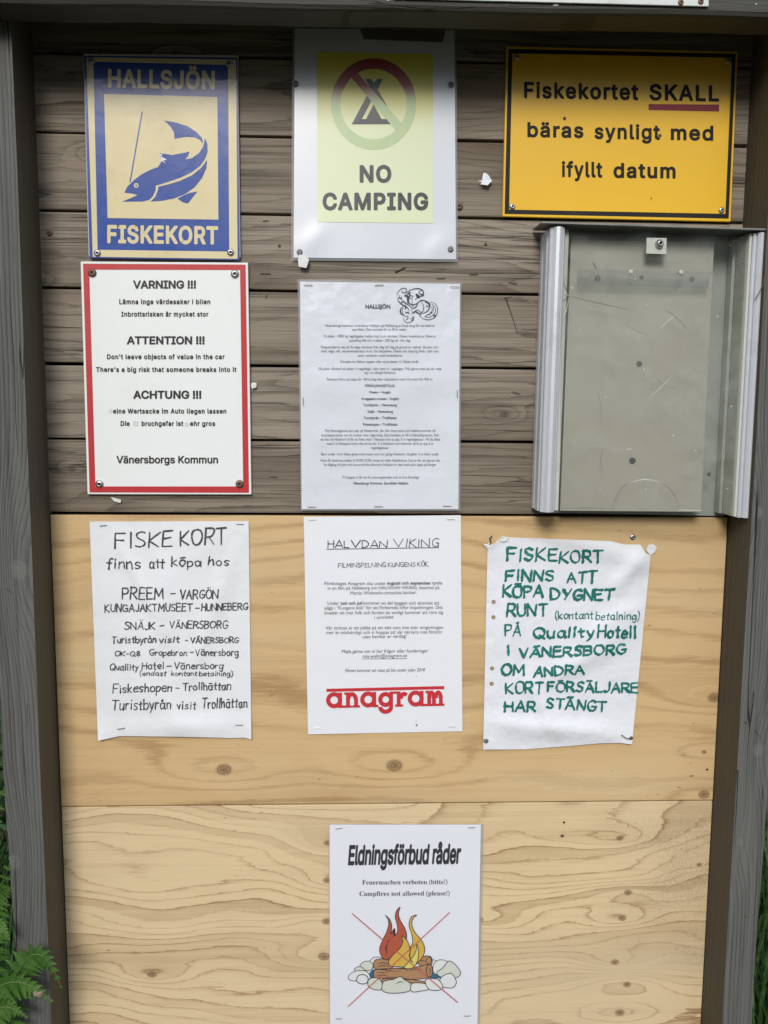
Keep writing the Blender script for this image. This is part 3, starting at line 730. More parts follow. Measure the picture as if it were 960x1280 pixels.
# ---- yellow sign
m_yb = paint('yellow_sign_paint', (.80, .47, .02), .35, coat=.15, coatr=.25, dirt=.10, dirtcol=(.45, .25, .05))
m_bk = paint('sign_black', (.010, .0095, .009), .6, spec=.3, dirt=.1)
m_dr = paint('dark_red_line', (.22, .012, .02), .4, dirt=.1)
g4 = (600, 40, 2.6667); SF = Surf(-.0015, g4)
sgn = thing('yellow_sign', 'yellow sign with black border reading Fiskekortet SKALL bäras synligt med ifyllt datum', 'sign', at(772, 276, 0))
bm = bmesh.new(); slab(bm, [SF.px(*p) for p in ((88, 47), (860, 65), (836, 632), (75, 615))], -.0015, .0048, .0006); from_bm('sign_plate', bm, m_yb, sgn)
polymesh('black_border', frame_poly([(95, 56), (853, 73), (829, 622), (82, 606)], [(108, 71), (840, 86), (818, 606), (97, 592)]), SF, .0003, m_bk, sgn)
for t, a, c, y, y1, k in (('Fiskekortet', 147, 528, 220, 227, 54), ('SKALL', 565, 797, 227, 232, 54), ('bäras', 158, 345, 350, 353, 50), ('synligt', 382, 600, 356, 359, 50), ('med', 636, 778, 360, 362, 50), ('ifyllt', 273, 408, 483, 485, 52), ('datum', 445, 652, 486, 488, 50)):
    text(sgn, SF, t, a, c, y, k, m_bk, bold=.026, yb1=y1, space=1.12)
polymesh('underline', [[(562, 240), (797, 242), (797, 265), (562, 260)]], SF, .0003, m_dr, sgn)
for cc in (circ(282, 288, 5.5, 10), circ(600, 345, 5.5, 10), circ(571, 554, 2.5, 8)): polymesh('drill_hole', [cc], SF, .0006, m_dark, sgn)
for x, y in ((122, 83), (829, 96), (108, 582), (805, 594)): put('screw', SCREW, sgn, *SF.px(x, y), -.002, .8, random.random())

# ---- white sign on the header beam (only its lower edge shows)
m_wmet = paint('white_enamel_worn', (.62, .66, .62), .35, coat=.4, dirt=.4, dirtcol=(.3, .22, .12), dsc=30)
YB = PF-.0505
sgn = thing('top_sign', 'white metal sign on the header beam above the board, only its lower edge in view', 'sign', at(700, 5, YB))
bm = bmesh.new(); a, b_ = at(492, -2, YB), at(886, 8, YB); up = Vector((-.004, 0, .11))
hexa(bm, [a, b_, b_+up+Vector((-.0, 0, 0)), a+up, a+Vector((0, .0018, 0)), b_+Vector((0, .0018, 0)), b_+up+Vector((0, .0018, 0)), a+up+Vector((0, .0018, 0))], .0005); from_bm('sign_plate', bm, m_wmet, sgn)
for px, py in ((851, 3), (876, 2)): put('screw', SCREWR, sgn, px, py, YB, .7)

# ---- HALLSJÖN laminated notice
Q = [(372, 349), (577, 353), (575.5, 638.5), (376, 638.5)]; Qp = [(375, 352), (575, 355), (573, 636.5), (377, 636.5)]
def hnot(u, v): return .0009 + .0006*math.sin(u*5+v*3) + ridge(u, v, -.05, .42, .45, .5, .09, .0016) + ridge(u, v, .5, .5, 1.05, .38, .08, .0018) + ridge(u, v, .1, .25, .9, .28, .06, .0008) + ridge(u, v, 0, .68, .3, .7, .05, .0008)+ ridge(u, v, .75, .6, .9, .66, .05, .0007)
sgn = thing('laminated_notice', 'laminated typed notice headed HALLSJÖN with a curly fish ornament, stapled to the planks', 'notice', at(475, 637, 0))
sheet('laminate_edge', sgn, Q, -.0002, hnot, m_film, 30, 40)
sheet('paper', sgn, Qp, -.0008, hnot, m_lam, 50, 70)
m_inkl = paint('laminated_ink', (.05, .055, .07), .35, coat=.6, coatr=.2, dirt=.05)
g5 = (360, 340, 4.174); SN = Surf(-.0008, g5, hnot, Qp)
text(sgn, SN, 'HALLSJÖN', 404, 534, 191, 22, m_inkl, 'B', .035)
rows = [(280, 192, 765, 'Vänersborgs kommun arrenderar Hallsjön på Halleberg av Svea skog för att bedriva'), (300, 335, 620, 'sportfiske. Den startade för ca 30 år sedan.'),
 (335, 187, 770, 'Vi sätter i 3000 kg regnbågslax mellan maj t.o.m oktober. Fisken levereras av Vänerns'), (357, 318, 637, 'Laxodling AB och vi sätter i 200 kg var 14:e dag'),
 (392, 172, 790, 'Fiskevårdarna vet att få napp varierar från dag till dag på grund av vädret. Så som sol -'), (413, 172, 785, 'vind, regn, luft, vattentemperatur m.m. har betydelse. Fisken har naturlig föda i sjön och'),
 (436, 365, 595, 'som varierar med årstiderna'), (468, 272, 680, 'Oavsett om fisken nappar eller ej så sätter vi i fisken ändå'),
 (505, 160, 800, '(Se även tillstånd så sätter vi regnbåge i sjön som ni i upplagan. Följ gärna med på vår resa'), (525, 398, 560, 'sig i en slängd fiskelina)'),
 (560, 203, 755, 'Fiskekort finns att köpa för 100 kr/dag eller rabattblock med 10 st kort för 900 kr'), (594, 401, 557, 'FÖRSÄLJNINGSSTÄLLE:')]
o2 = 140*4.174
rows += [(o2+y, a, c, t) for y, a, c, t in [(43, 425, 536, 'Preem – Vargön'), (77, 384, 578, 'Kungajakts museet - Vargön'), (110, 392, 568, 'Turistbyrån – Vänersborg'), (144, 415, 547, 'Snäjk – Vänersborg'),
 (177, 395, 567, 'Turistbyrån – Trollhättan'), (211, 392, 571, 'Fiskeshopen – Trollhättan'), (244, 194, 768, 'Följ fiskereglerna som står på fiskekortet, där står även namn och telefonnummer till'),
 (267, 175, 788, 'kontaktpersoner om du undrar över någonting. Sjön bevakas av 24 st fisketillsynsmän. Har'), (289, 170, 793, 'du löst ett fiskekort så får du fiska med 1 fiskespö och ta upp 3 st regnbågslaxar. Vill du fiska'),
 (311, 203, 758, 'med 2 st fiskespön krävs det att du har 2 st fiskekort och kommer då få ta upp 6 st'), (333, 433, 526, 'regnbågslaxar'),
 (366, 173, 788, 'Barn under 16 år fiskar gratis med vuxen som har giltigt fiskekort, då gäller 3 st fiskar totalt.'),
 (399, 171, 793, 'Fiske får bedrivas mellan kl 05:00-23.00, övrig tid råder fiskeförbud. Det är för att djuren ska'), (421, 187, 773, 'ha tillgång till sjön och kunna dricka eftersom Hallsjön är den enda sjön uppe på berget'),
 (487, 283, 683, 'Vi hoppas ni får en fin naturupplevelse och en bra fiskedag!'), (518, 340, 627, 'Vänersborgs Kommun, Sportfiske Hallsjön')]]
for i, (y, a, c, t) in enumerate(rows):
    boldl = 'SSTÄLLE' in t or 'Sportfiske' in t or ('–' in t) or 'museet' in t
    text(sgn, SN, t, a, c, y+6, 13.5, m_inkl, 'B', .016 if boldl else .0, .2 if 'Sportfiske' in t else 0)
# curly ornament (zoom grid 10.667 at 470,350)
SO = Surf(-.0008, (470, 350, 10.667), hnot, Qp)
orn = [([(290,240),(280,200),(300,150),(350,110),(400,115),(405,150),(380,170),(350,165),(345,145),(365,135)], 6), ([(285,235),(300,280),(350,330),(420,370),(445,420)], 9), ([(300,180),(330,250),(400,310),(460,350),(480,400),(475,460)], 6),
 ([(385,205),(430,150),(500,120),(570,115),(620,135),(632,180),(600,190),(570,165),(590,140),(615,155)], 9), ([(390,210),(420,220),(430,300)], 16), ([(410,200),(450,165),(440,240),(420,290)], 12), ([(425,220),(415,260),(440,310),(500,330),(550,310),(600,270),(640,268)], 8),
 ([(450,230),(465,210),(490,215),(480,245),(455,250),(450,230)], 5), ([(530,190),(555,225),(590,215),(635,205),(632,180)], 9), ([(545,200),(555,215),(570,222)], 22), ([(520,260),(550,240),(580,240)], 5), ([(490,250),(480,300),(495,360),(540,370)], 5),
 ([(590,290),(640,270),(690,300),(712,350),(690,410),(640,440),(600,440)], 9), ([(665,290),(705,310),(715,350)], 14), ([(600,300),(630,330),(635,390),(610,430),(570,460)], 6), ([(710,290),(780,310),(820,370),(815,440),(780,500),(700,530),(620,510),(580,460)], 6),
 ([(720,310),(770,340),(795,400),(770,460),(700,500),(640,490)], 5), ([(730,350),(750,400),(730,440),(690,460)], 5), ([(775,475),(790,480),(785,488)], 14), ([(360,350),(325,400),(335,450),(370,470)], 11), ([(370,360),(350,410),(365,460),(410,490),(440,480)], 5),
 ([(360,480),(370,530),(410,570),(460,560),(500,530),(480,510),(440,520)], 5), ([(470,460),(500,430),(550,400),(600,440),(580,500)], 6), ([(500,450),(520,420),(560,440),(600,470)], 11), ([(540,300),(550,330),(520,370),(480,380)], 8), ([(390,420),(400,440),(430,430),(440,460)], 9),
 ([(420,480),(425,510),(400,530)], 5), ([(490,490),(505,500),(480,540)], 7), ([(330,215),(345,240),(300,240),(320,220)], 6), ([(340,300),(375,290),(400,320)], 8), ([(370,340),(400,350),(390,380)], 10), ([(680,340),(690,355),(672,352)], 6), ([(760,350),(765,410)], 5), ([(730,430),(745,440)], 10), ([(655,490),(700,455),(715,465)], 6)]
pl = []
for pts, w in orn: pl += pen(smooth(pts, 3), w*1.75, taper=len(pts) > 3)
polymesh('fish_ornament', pl, SO, .0004, m_inkl, sgn, .00001)
for px, py, m_ in ((385, 356.5, m_staplr), (474, 356.5, m_staplr), (568.5, 358.5, m_staplr), (389.5, 633.5, m_staplr), (473, 633, m_staplr), (559, 632.5, m_staplr)): staple(sgn, px, py, -.003, 11, random.uniform(-.04, .06), m_)
staple(sgn, 379, 502, -.003, 10, 1.57, m_staplr); staple(sgn, 571.5, 492, -.003, 10, 1.57, m_staple)

# ---- display case with plastic front
m_alu = paint('anodised_aluminium', (.62, .64, .67), .38, metal=.3, dirt=.25, dirtcol=(.25, .25, .25), dsc=40, wr=.05)
m_alud = paint('dull_aluminium', (.46, .49, .46), .4, metal=.3, dirt=.35, dirtcol=(.2, .2, .18), dsc=30)
m_strip = paint('pale_inner_strip', (.52, .54, .48), .5, dirt=.4, dirtcol=(.3, .28, .22), dsc=60)
m_back = paint('grey_backing_board', (.50, .485, .43), .6, dirt=.6, dirtcol=(.36, .35, .30), dsc=9)
m_lipm = paint('dirty_grey_metal', (.24, .24, .22), .5, metal=.4, dirt=.8, dirtcol=(.08, .08, .06), dsc=25)
case = thing('display_case', 'empty shallow display case with aluminium side rails and scratched clear front', 'display case', at(798, 643, 0))
def px_rail(top, bot, prof, name, mat):
    """prof: (dx, y) section in metres swept from the top point to the bottom point"""
    bm = bmesh.new(); r = []
    for p in (top, bot): r.append([bm.verts.new((p.x+dx, y, p.z)) for dx, y in prof])
    k = len(prof)
    for i in range(k): bm.faces.new((r[0][i], r[0][(i+1) % k], r[1][(i+1) % k], r[1][i]))
    bm.faces.new(r[0]); bm.faces.new(r[1]); return from_bm(name, bm, mat, case)
FR = -.056
lt, lb = at(689, 284, FR), at(676, 640, FR)
rt, rb = at(942, 291, FR), at(922, 647, FR)
profL = [(-.0012, -.002), (-.0012, -.014), (0, -.016), (0, -.026), (-.0014, -.028), (-.0014, -.040), (.0004, -.042), (.0004, -.050), (-.0008, -.0515), (-.0008, -.0545), (.001, -.056), (.0025, -.0555), (.0032, -.0575), (.006, -.0605), (.010, -.0612), (.0135, -.0595), (.015, -.0565), (.0165, -.0562), (.0175, -.054), (.0175, -.002)]
px_rail(lt, lb, profL, 'side_rail', m_alu)
profR = [(0, -.004), (0, -.055), (.0012, -.0565), (.0028, -.0565), (.0034, -.0545), (.0044, -.0545), (.005, -.058), (.0075, -.0608), (.0110, -.0608), (.0132, -.058), (.0140, -.055), (.0140, -.004)]
px_rail(rt, rb, profR, 'side_rail', m_alu)
px_rail(Vector((lt.x+.0177, 0, lt.z)), Vector((lb.x+.0177, 0, lb.z+.001)), [(0, -.004), (0, -.046), (.0068, -.046), (.0068, -.004)], 'inner_strip', m_strip)
px_rail(Vector((rt.x-.0030, 0, rt.z)), Vector((rb.x-.0030, 0, rb.z+.001)), [(-.0006, -.018), (-.0006, -.0535), (.0026, -.0535), (.0026, -.018)], 'inner_strip', m_strip)
px_rail(Vector((rt.x-.0075, 0, rt.z)), Vector((rb.x-.0075, 0, rb.z+.001)), [(-.0006, -.004), (-.0006, -.017), (.0036, -.0172), (.0066, -.010), (.0066, -.004)], 'inner_strip', m_alud)
bm = bmesh.new(); slab(bm, [(700, 284), (925, 290), (905, 645), (690, 641)], -.0005, .003, 0); from_bm('back_plate', bm, m_alud, case)
bm = bmesh.new(); slab(bm, [(714, 300), (893, 303), (876.5, 640), (700, 638.5)], -.030, .0028, .0004); from_bm('backing_board', bm, m_back, case)
bm = bmesh.new(); a0, a1 = at(677, 279, -.0635), at(958, 288, -.0635)
c0, c1 = Vector((a0.x+.002, 0, a0.z+.004)), Vector((min(a1.x, XR-.0005)-.0, 0, a1.z+.004)); a1.x = min(a1.x, XR-.0005)
hexa(bm, [a0, a1, a1+Vector((0, 0, .0022)), a0+Vector((0, 0, .0022)), c0, c1, c1+Vector((0, 0, .0022)), c0+Vector((0, 0, .0022))], .0004); from_bm('top_lip', bm, m_lipm, case)
# clear front sheet with thumb notch
def glass_mat():
    m, b = newmat('dusty_clear_plastic'); nt = N.nt; X, Y, Z, P3 = pos()
    tr = nt.nodes.new('ShaderNodeBsdfTransparent'); tr.inputs[0].default_value = (.95, .955, .945, 1)
    df = nt.nodes.new('ShaderNodeBsdfDiffuse'); df.inputs[0].default_value = (.62, .64, .6, 1)
    gl = nt.nodes.new('ShaderNodeBsdfGlossy'); gl.inputs['Roughness'].default_value = .06
    m1 = nt.nodes.new('ShaderNodeMixShader'); m2 = nt.nodes.new('ShaderNodeMixShader')
    dust = sstep(noise(P3, 13, 6, .68, .6), .46, .8)*.12 + sstep(noise(xyz(X*30, Z*9, 1), 1, 4), .5, .8)*.05 + .02
    plug(dust, m1.inputs[0]); nt.links.new(tr.outputs[0], m1.inputs[1]); nt.links.new(df.outputs[0], m1.inputs[2])
    fr = nt.nodes.new('ShaderNodeFresnel'); fr.inputs[0].default_value = 1.45
    nt.links.new(fr.outputs[0], m2.inputs[0]); nt.links.new(m1.outputs[0], m2.inputs[1]); nt.links.new(gl.outputs[0], m2.inputs[2])
    bp = nt.nodes.new('ShaderNodeBump'); bp.inputs['Strength'].default_value = .05; bp.inputs['Distance'].default_value = .01
    plug(noise(P3, 9, 2), bp.inputs['Height']); nt.links.new(bp.outputs[0], gl.inputs['Normal'])
    nt.links.new(m2.outputs[0], nt.nodes['Material Output'].inputs[0]); return m
m_glass = glass_mat()
YG = -.0475
gp = [(703, 284), (939, 289), (919, 641), (850, 639.5)]
arc = [(807+43*math.cos(t*math.pi/14), 640-37*math.sin(t*math.pi/14)) for t in range(0, 15)]
gp += [(765, 638), (700, 637)]
bm = bmesh.new(); f = [bm.verts.new(at(x, y, YG)) for x, y in gp]
tri = tessellate_polygon([[Vector((x, y, 0)) for x, y in gp]])
for t in tri: bm.faces.new([f[i] for i in t])
back = [bm.verts.new(v.co+Vector((0, .002, 0))) for v in f]
for t in tri: bm.faces.new([back[i] for i in t][::-1])
for i in range(len(f)): j = (i+1) % len(f); bm.faces.new((f[i], f[j], back[j], back[i]))
from_bm('clear_front', bm, m_glass, case)
m_scr = paint('bright_scratch', (.62, .64, .6), .4, dirt=.3); m_scrd = paint('dark_scratch', (.1, .1, .09), .5); m_scrm = paint('dull_scratch', (.2, .2, .18), .5)
g7 = (650, 260, 3.097); SG = Surf(YG, g7); g8 = (650, 450, 3.097)
def scr(g, pts, w, mat):
    s = Surf(YG, g); polymesh('scratch', pen(smooth(pts, 3) if len(pts) > 2 else pts, w, taper=len(pts) > 2), s, .0003, mat, case, .00001)
scr(g7, [(190, 341), (260, 358), (340, 376), (440, 398)], 2.2, m_scrd); scr(g7, [(190, 341), (178, 310), (168, 285)], 2.2, m_scrd); scr(g7, [(190, 341), (166, 360)], 2, m_scrd); scr(g7, [(190, 341), (170, 325)], 2, m_scr)
scr(g7, [(190, 345), (178, 400), (162, 435)], 2, m_scr); scr(g7, [(215, 340), (245, 300), (290, 235)], 1.2, m_scrm); scr(g7, [(405, 450), (450, 475), (515, 500)], 1.8, m_scrm); scr(g7, [(555, 392), (600, 418), (650, 472)], 2, m_scrd); scr(g7, [(540, 468), (570, 440), (603, 415)], 2, m_scr)
scr(g8, [(510, 45), (555, 97), (610, 112)], 1.8, m_scrm); scr(g8, [(505, 142), (555, 97), (590, 60)], 1.8, m_scr); scr(g8, [(295, 118), (312, 170), (318, 260)], 1.6, m_scrm); scr(g8, [(322, 340), (312, 390), (325, 440)], 2, m_scrm)
scr(g8, [(428, 474), (485, 462), (542, 473)], 2.6, m_scr); scr(g8, [(412, 349), (422, 344), (434, 347)], 3, m_scr)
scr(g8, [(360, 572), (372, 530), (400, 490), (430, 474)], 1.6, m_scrd); scr(g8, [(542, 473), (580, 500), (605, 540), (615, 578)], 2, m_scrd)
scr(g8, [(158, 575), (260, 572), (358, 575)], 1.6, m_scrd); scr(g8, [(615, 580), (700, 582)], 2, m_scr)
scr(g7, [(283, 210), (288, 222), (295, 234)], 5, m_scrd)
# label strip behind the sheet, bolt, pins, rust spots
m_lab = paint('old_label_holder', (.36, .36, .33), .5, dirt=.5, dirtcol=(.2, .2, .18))
bm = bmesh.new(); s_ = Surf(-.0445, g7); slab(bm, [s_.px(*p) for p in ((222, 236), (745, 248), (728, 310), (220, 296))], -.0445, .0012, .0003); from_bm('label_strip', bm, m_film2, case)
bm = bmesh.new(); slab(bm, [(808.5, 297), (833.5, 297.5), (833, 318), (808, 317)], YG-.003, .0022, .0003); from_bm('washer_plate', bm, m_strip, case)
BOLT = screw_mesh('bolt', .0052, .007, m_steel, m_dark); put('bolt', BOLT, case, 823.5, 305, YG-.003, 1)
TINY = screw_mesh('pin', .0026, .001, m_strip, m_strip)
for x, y in ((430, 247), (624, 249)): put('pin', TINY, case, 650+x/3.097, 260+y/3.097, YG-.001, 1)
m_spot = paint('rust_spot', (.10, .10, .09), .6)
sp = Surf(-.0303, (0, 0, 1))
for cc in (circ(799, 455, 3.8, 12), circ(790.5, 576, 4.2, 12), circ(747, 348, 4, 10), circ(802, 347, 3, 10), circ(865, 349, 3.5, 10), circ(886, 593, 2.6, 9)): polymesh('stain_spot', [cc], sp, .0002, m_spot, case)
rnd = random.Random(5); fl = []
for k in range(46):
    x = rnd.gauss(905, 16) if k % 2 else rnd.uniform(705, 925); y = rnd.uniform(295, 350) if k % 2 else rnd.uniform(300, 630)
    fl.append(circ(min(x, 928), y, rnd.uniform(.4, 1.1), 6))
for ff_, mm_ in ((fl[::2], m_scr), (fl[1::2], m_scrd)): polymesh('dirt_fleck', ff_, Surf(YG), .0005, mm_, case)['kind'] = 'stuff'
bm = bmesh.new(); tube(bm, [at(943.5, 375, -.062), at(951, 362, -.066), at(956, 348, -.068), at(958, 335, -.066)], .0006, 5)
o = from_bm('dry_twig', bm, m_rusty, None); o['label'] = 'thin dry twig lying over the right rail of the display case'; o['category'] = 'twig'

# ---- handwritten notice, black felt pen
g9 = (90, 640, 4); Qh = [(112, 652), (310.8, 651.5), (314.3, 924), (123, 926)]
def hh1(u, v):
    c = lambda a, b: (max(0, 1-math.hypot(u-a, v-b)/.16))**2
    return .0012 + .0014*math.sin(2.2*v+.3) *math.sin(math.pi*max(0, min(1, u))) + ridge(u, v, .12, .02, .45, .5, .035, 0.0024) + ridge(u, v, .5, .1, .3, .9, .06, 0.0019) + ridge(u, v, .95, .05, .55, .8, .05, 0.0021) + ridge(u, v, .2, .75, .7, 1.0, .07, 0.0018) + .005*c(0, 1) + .004*c(1, 1) + ridge(u, v, .1, .96, .95, .93, .05, 0.0030)
nt1 = thing('handwritten_notice', 'white sheet handwritten in black pen, FISKEKORT finns att köpa hos above a seller list', 'notice', at(214, 925, 0))
sheet('paper', nt1, Qh, -.0006, hh1, m_damp, 56, 76, edge_bot=[(122.5, 926), (134, 923.5), (150, 920), (230, 921), (290, 922.5), (306, 922), (314.3, 924.3)])
S9 = Surf(-.0006, g9, hh1, Qh)
m_felt = paint('black_felt_pen', (.05, .052, .062), .7, dirt=.8, dirtcol=(.20, .20, .21), dsc=110)
for s, a, c, y, k, w, y1 in (('FISKE', 218, 500, 184, 80, 9, 168), ('KORT', 540, 770, 167, 74, 9, 160), ('finns', 172, 340, 284, 54, 8, None), ('att', 388, 458, 281, 50, 8, None), ('köpa', 500, 645, 271, 46, 8, None), ('hos', 682, 783, 267, 42, 8, None),
    ('PREEM', 253, 455, 436, 56, 8, None), ('-', 492, 512, 432, 52, 8, None), ('VARGÖN', 540, 728, 433, 44, 7.5, 431), ('KUNGAJAKTMUSEET', 165, 600, 499, 37, 7, 494), ('-', 617, 633, 498, 36, 7, None), ('HUNNEBERG', 648, 878, 494, 34, 7, 488),
    ('SNÄJK', 263, 415, 587, 36, 6.5, None), ('-', 437, 457, 586, 36, 6.5, None), ('VÄNERSBORG', 487, 778, 583, 35, 6.5, 580), ('Turistbyrån', 198, 420, 657, 34, 6.5, 652), ('visit', 437, 535, 653, 30, 6.5, None), ('-', 563, 580, 655, 30, 6, None), ('VÄNERSBORG', 595, 833, 656, 27, 6, 653),
    ('OK-Q8', 215, 340, 720, 23, 5.5, None), ('Gropebron', 388, 573, 717, 30, 6, None), ('-', 590, 605, 716, 28, 6, None), ('Vänersborg', 617, 830, 718, 33, 6, None),
    ('Quallity', 190, 330, 790, 30, 6, None), ('Hotel', 350, 458, 785, 34, 6, None), ('-', 475, 493, 784, 28, 6, None), ('Vänersborg', 512, 755, 784, 33, 6, None), ('(endast', 338, 470, 818, 24, 5, None), ('kontant', 498, 625, 818, 22, 5, None), ('betalning)', 637, 803, 820, 24, 5, None),
    ('Fiskeshopen', 205, 498, 904, 42, 6.5, 896), ('-', 515, 535, 898, 36, 6.5, None), ('Trollhättan', 555, 793, 892, 38, 6.5, 888), ('Turistbyrån', 200, 493, 990, 50, 7, 984), ('visit', 525, 618, 985, 38, 6.5, None), ('Trollhättan', 650, 875, 982, 48, 7, 976)):
    hand(nt1, S9, s, a, c, y, k, w*.88, m_felt, y1, bar=s[0].islower() or s in ('Trollhättan', 'Vänersborg'))
for x, y, a in ((157, 68, .1), (840, 61, 0), (245, 1083, .15), (835, 1065, .02)): staple(nt1, 90+x/4, 640+y/4, -.0045 if y > 500 else -.0025, 9.5, a, m_staplek)

# ---- film notice
g10 = (370, 635, 4.364); Qf = [(379.6, 646), (576, 644), (578, 914), (385, 918)]
def hf(u, v): return .0007 + .0006*math.sin(math.pi*max(0, min(1, v))) + .0003*math.sin(u*4+v*2)
nt2 = thing('film_notice', 'printed white notice headed HALVDAN VIKING with red anagram logo', 'notice', at(480, 916, 0))
sheet('paper', nt2, Qf, -.0005, hf, m_paper, 24, 32); SFm = Surf(-.0005, g10, hf, Qf)
def runic(parent, s, x0, x1, yb, cap, w, y1=None):
    words = s.split(' '); G2 = {'V': (9.5, '0,9.6 4.6,0 9.5,9.8'), 'N': (8, '0,0 0,9 7.6,0 8,10.5'), 'A': (7, '-.4,0 3.2,10 7.4,0|1.2,2.8 6,2.6'), 'K': (6.5, '0,0 0,10|5.4,10 .2,5.4 7.4,-.8'), 'G': (6.6, '~6.2,9 3.4,10 .6,7.6 .4,3.6 2,.6 4.4,.2 6.2,1.6|6.2,4.4 6.2,-.6|4,4.4 6.6,4.4')}
    sv = dict(G); G.update(G2)
    hand(parent, SFm, s, x0, x1, yb, cap, w, m_ink, y1, wob=.05)
    G.clear(); G.update(sv)
G[' '] = (3, '0,-20 0,-20')
runic(nt2, 'HALVDAN', 174, 497, 216, 40, 5, 214); runic(nt2, 'VIKING', 533, 777, 213, 42, 5, 211)
polymesh('underline', [[(166, 223), (780, 214), (780, 218), (166, 227)]], SFm, .0004, m_ink, nt2)
for s, a, c, y, y1 in (('FILMINSPELNING', 231, 489, 325, 321), ('KUNGENS', 502, 651, 321, 319), ('KÖK', 663, 720, 318, 317)): runic(nt2, s, a, c, y, 23, 3, y1)
o3 = 135*4.364
for y, a, c, t, bo, slt in ((410, 155, 798, 'Filmbolaget Anagram ska under augusti och september spela', 0, 0), (435, 173, 782, 'in en film på Halleberg om HALVDAN VIKING, baserad på', 0, 0), (462, 297, 658, 'Martin Widmarks omtyckta böcker.', 0, 0),
    (518, 172, 782, 'Under juni och juli kommer en del byggen och aktivitet att', 0, 0), (543, 157, 802, 'pågå i "Kungens kök" för att förbereda inför inspelningen. Det', 0, 0), (570, 155, 802, 'innebär att mer folk och fordon än vanligt kommer att röra sig', 0, 0), (595, 427, 536, 'i området.', 0, 0),
    (o3+63, 162, 802, 'Vår strävan är att jobba på ett sätt som inte stör omgivningen', 0, 0), (o3+88, 166, 798, 'mer än nödvändigt och vi hoppas att vår närvaro inte förstör', 0, 0), (o3+111, 363, 602, 'utan berikar er vardag!', 0, 0),
    (o3+191, 248, 722, 'Mejla gärna om ni har frågor eller funderingar', 0, .2), (o3+217, 363, 606, 'mia.welin@anagram.se', .0, 0), (o3+295, 268, 703, 'Filmen kommer att visas på bio under julen 2018', 0, .25)):
    if 'augusti' in t:
        for tt, aa, cc, bb in (('Filmbolaget Anagram ska under', 155, 490, 0), ('augusti och september', 497, 737, .02), ('spela', 743, 798, 0)): text(nt2, SFm, tt, aa, cc, y+10-(aa-155)*.006, 18, m_ink, 'B', bb)
    elif 'juni' in t:
        for tt, aa, cc, bb in (('Under', 172, 236, 0), ('juni och juli', 243, 362, .02), ('kommer en del byggen och aktivitet att', 369, 782, 0)): text(nt2, SFm, tt, aa, cc, y+10-(aa-155)*.006, 18, m_ink, 'B', bb)
    else: text(nt2, SFm, t, a, c, y+11, 18, m_ink, 'B', bo, slt, yb1=y+7)
polymesh('underline', [[(363, o3+233), (606, o3+231), (606, o3+233.5), (363, o3+235.5)]], SFm, .0004, m_ink, nt2)
m_logo = paint('red_logo_print', (.55, .025, .035), .6, dirt=.05)
SL = Surf(-.0005, (370, 770, 4.364), hf, Qf)
polymesh('logo_bar', subdiv([(166, 397), (809, 382), (809, 399), (166, 414)], 6, 1), SL, .0004, m_logo, nt2)
# slab letters of the logo: x-height 86 units, stroke 22
def logo():
    P = []; T = 23
    def base(x): return 503 - (x-166)*(13/642)
    def ring(cx, r, a0=0, a1=2*math.pi, n=28, dy=0, ry=None):
        ry = ry or r
        for k in range(n):
            a, b = a0+(a1-a0)*k/n, a0+(a1-a0)*(k+1)/n; cy = base(cx)-43+dy
            P.append([(cx+r*math.cos(a), cy-ry*math.sin(a)), (cx+r*math.cos(b), cy-ry*math.sin(b)), (cx+(r-T)*math.cos(b), cy-(ry-T)*math.sin(b)), (cx+(r-T)*math.cos(a), cy-(ry-T)*math.sin(a))])
    def bar(x0, x1, y0, y1): P.append([(x0, base(x0)-y1), (x1, base(x1)-y1), (x1, base(x1)-y0), (x0, base(x0)-y0)])
    def a(x): ring(x+42, 44); bar(x+65, x+85, 0, 84); bar(x+64, x+97, 0, 14)
    def nn(x, w): 
        bar(x+10, x+31, 0, 84); bar(x, x+12, 71, 84); bar(x, x+42, 0, 13)
        ring(x+10+w/2, w/2+1, 0, math.pi, 16, ry=42, dy=0); bar(x+w-10, x+w+11, 0, 44); bar(x+w-20, x+w+22, 0, 13)
    a(166); nn(263, 64); a(352)
    ring(489, 41, dy=2); bar(510, 529, -6, 84); bar(528, 545, 71, 84); ring(489, 41, math.pi, 2*math.pi, 16, dy=42, ry=38)
    bar(550, 571, 0, 84); bar(541, 552, 71, 84); bar(541, 584, 0, 13); ring(590, 30, math.pi*.25, math.pi, 10, ry=38)
    a(611); nn(706, 46); ring(706+10+46+18-4, 25, 0, math.pi, 16, ry=42); bar(780, 800, 0, 44); bar(772, 809, 0, 13)
    return P
polymesh('logo_lettering', logo(), SL, .0004, m_logo, nt2, .000012)
for cc in (circ(658, 595, 5, 8), circ(656, 575, 2, 6), circ(657, 330, 2, 6)): polymesh('print_smudge', [cc], SL, .0004, m_ink, nt2)
for px, py in ((390.5, 649.7), (563.5, 649.2), (395.8, 910), (564.7, 908.3)): staple(nt2, px, py, -.0014, 10, .02, m_staple)

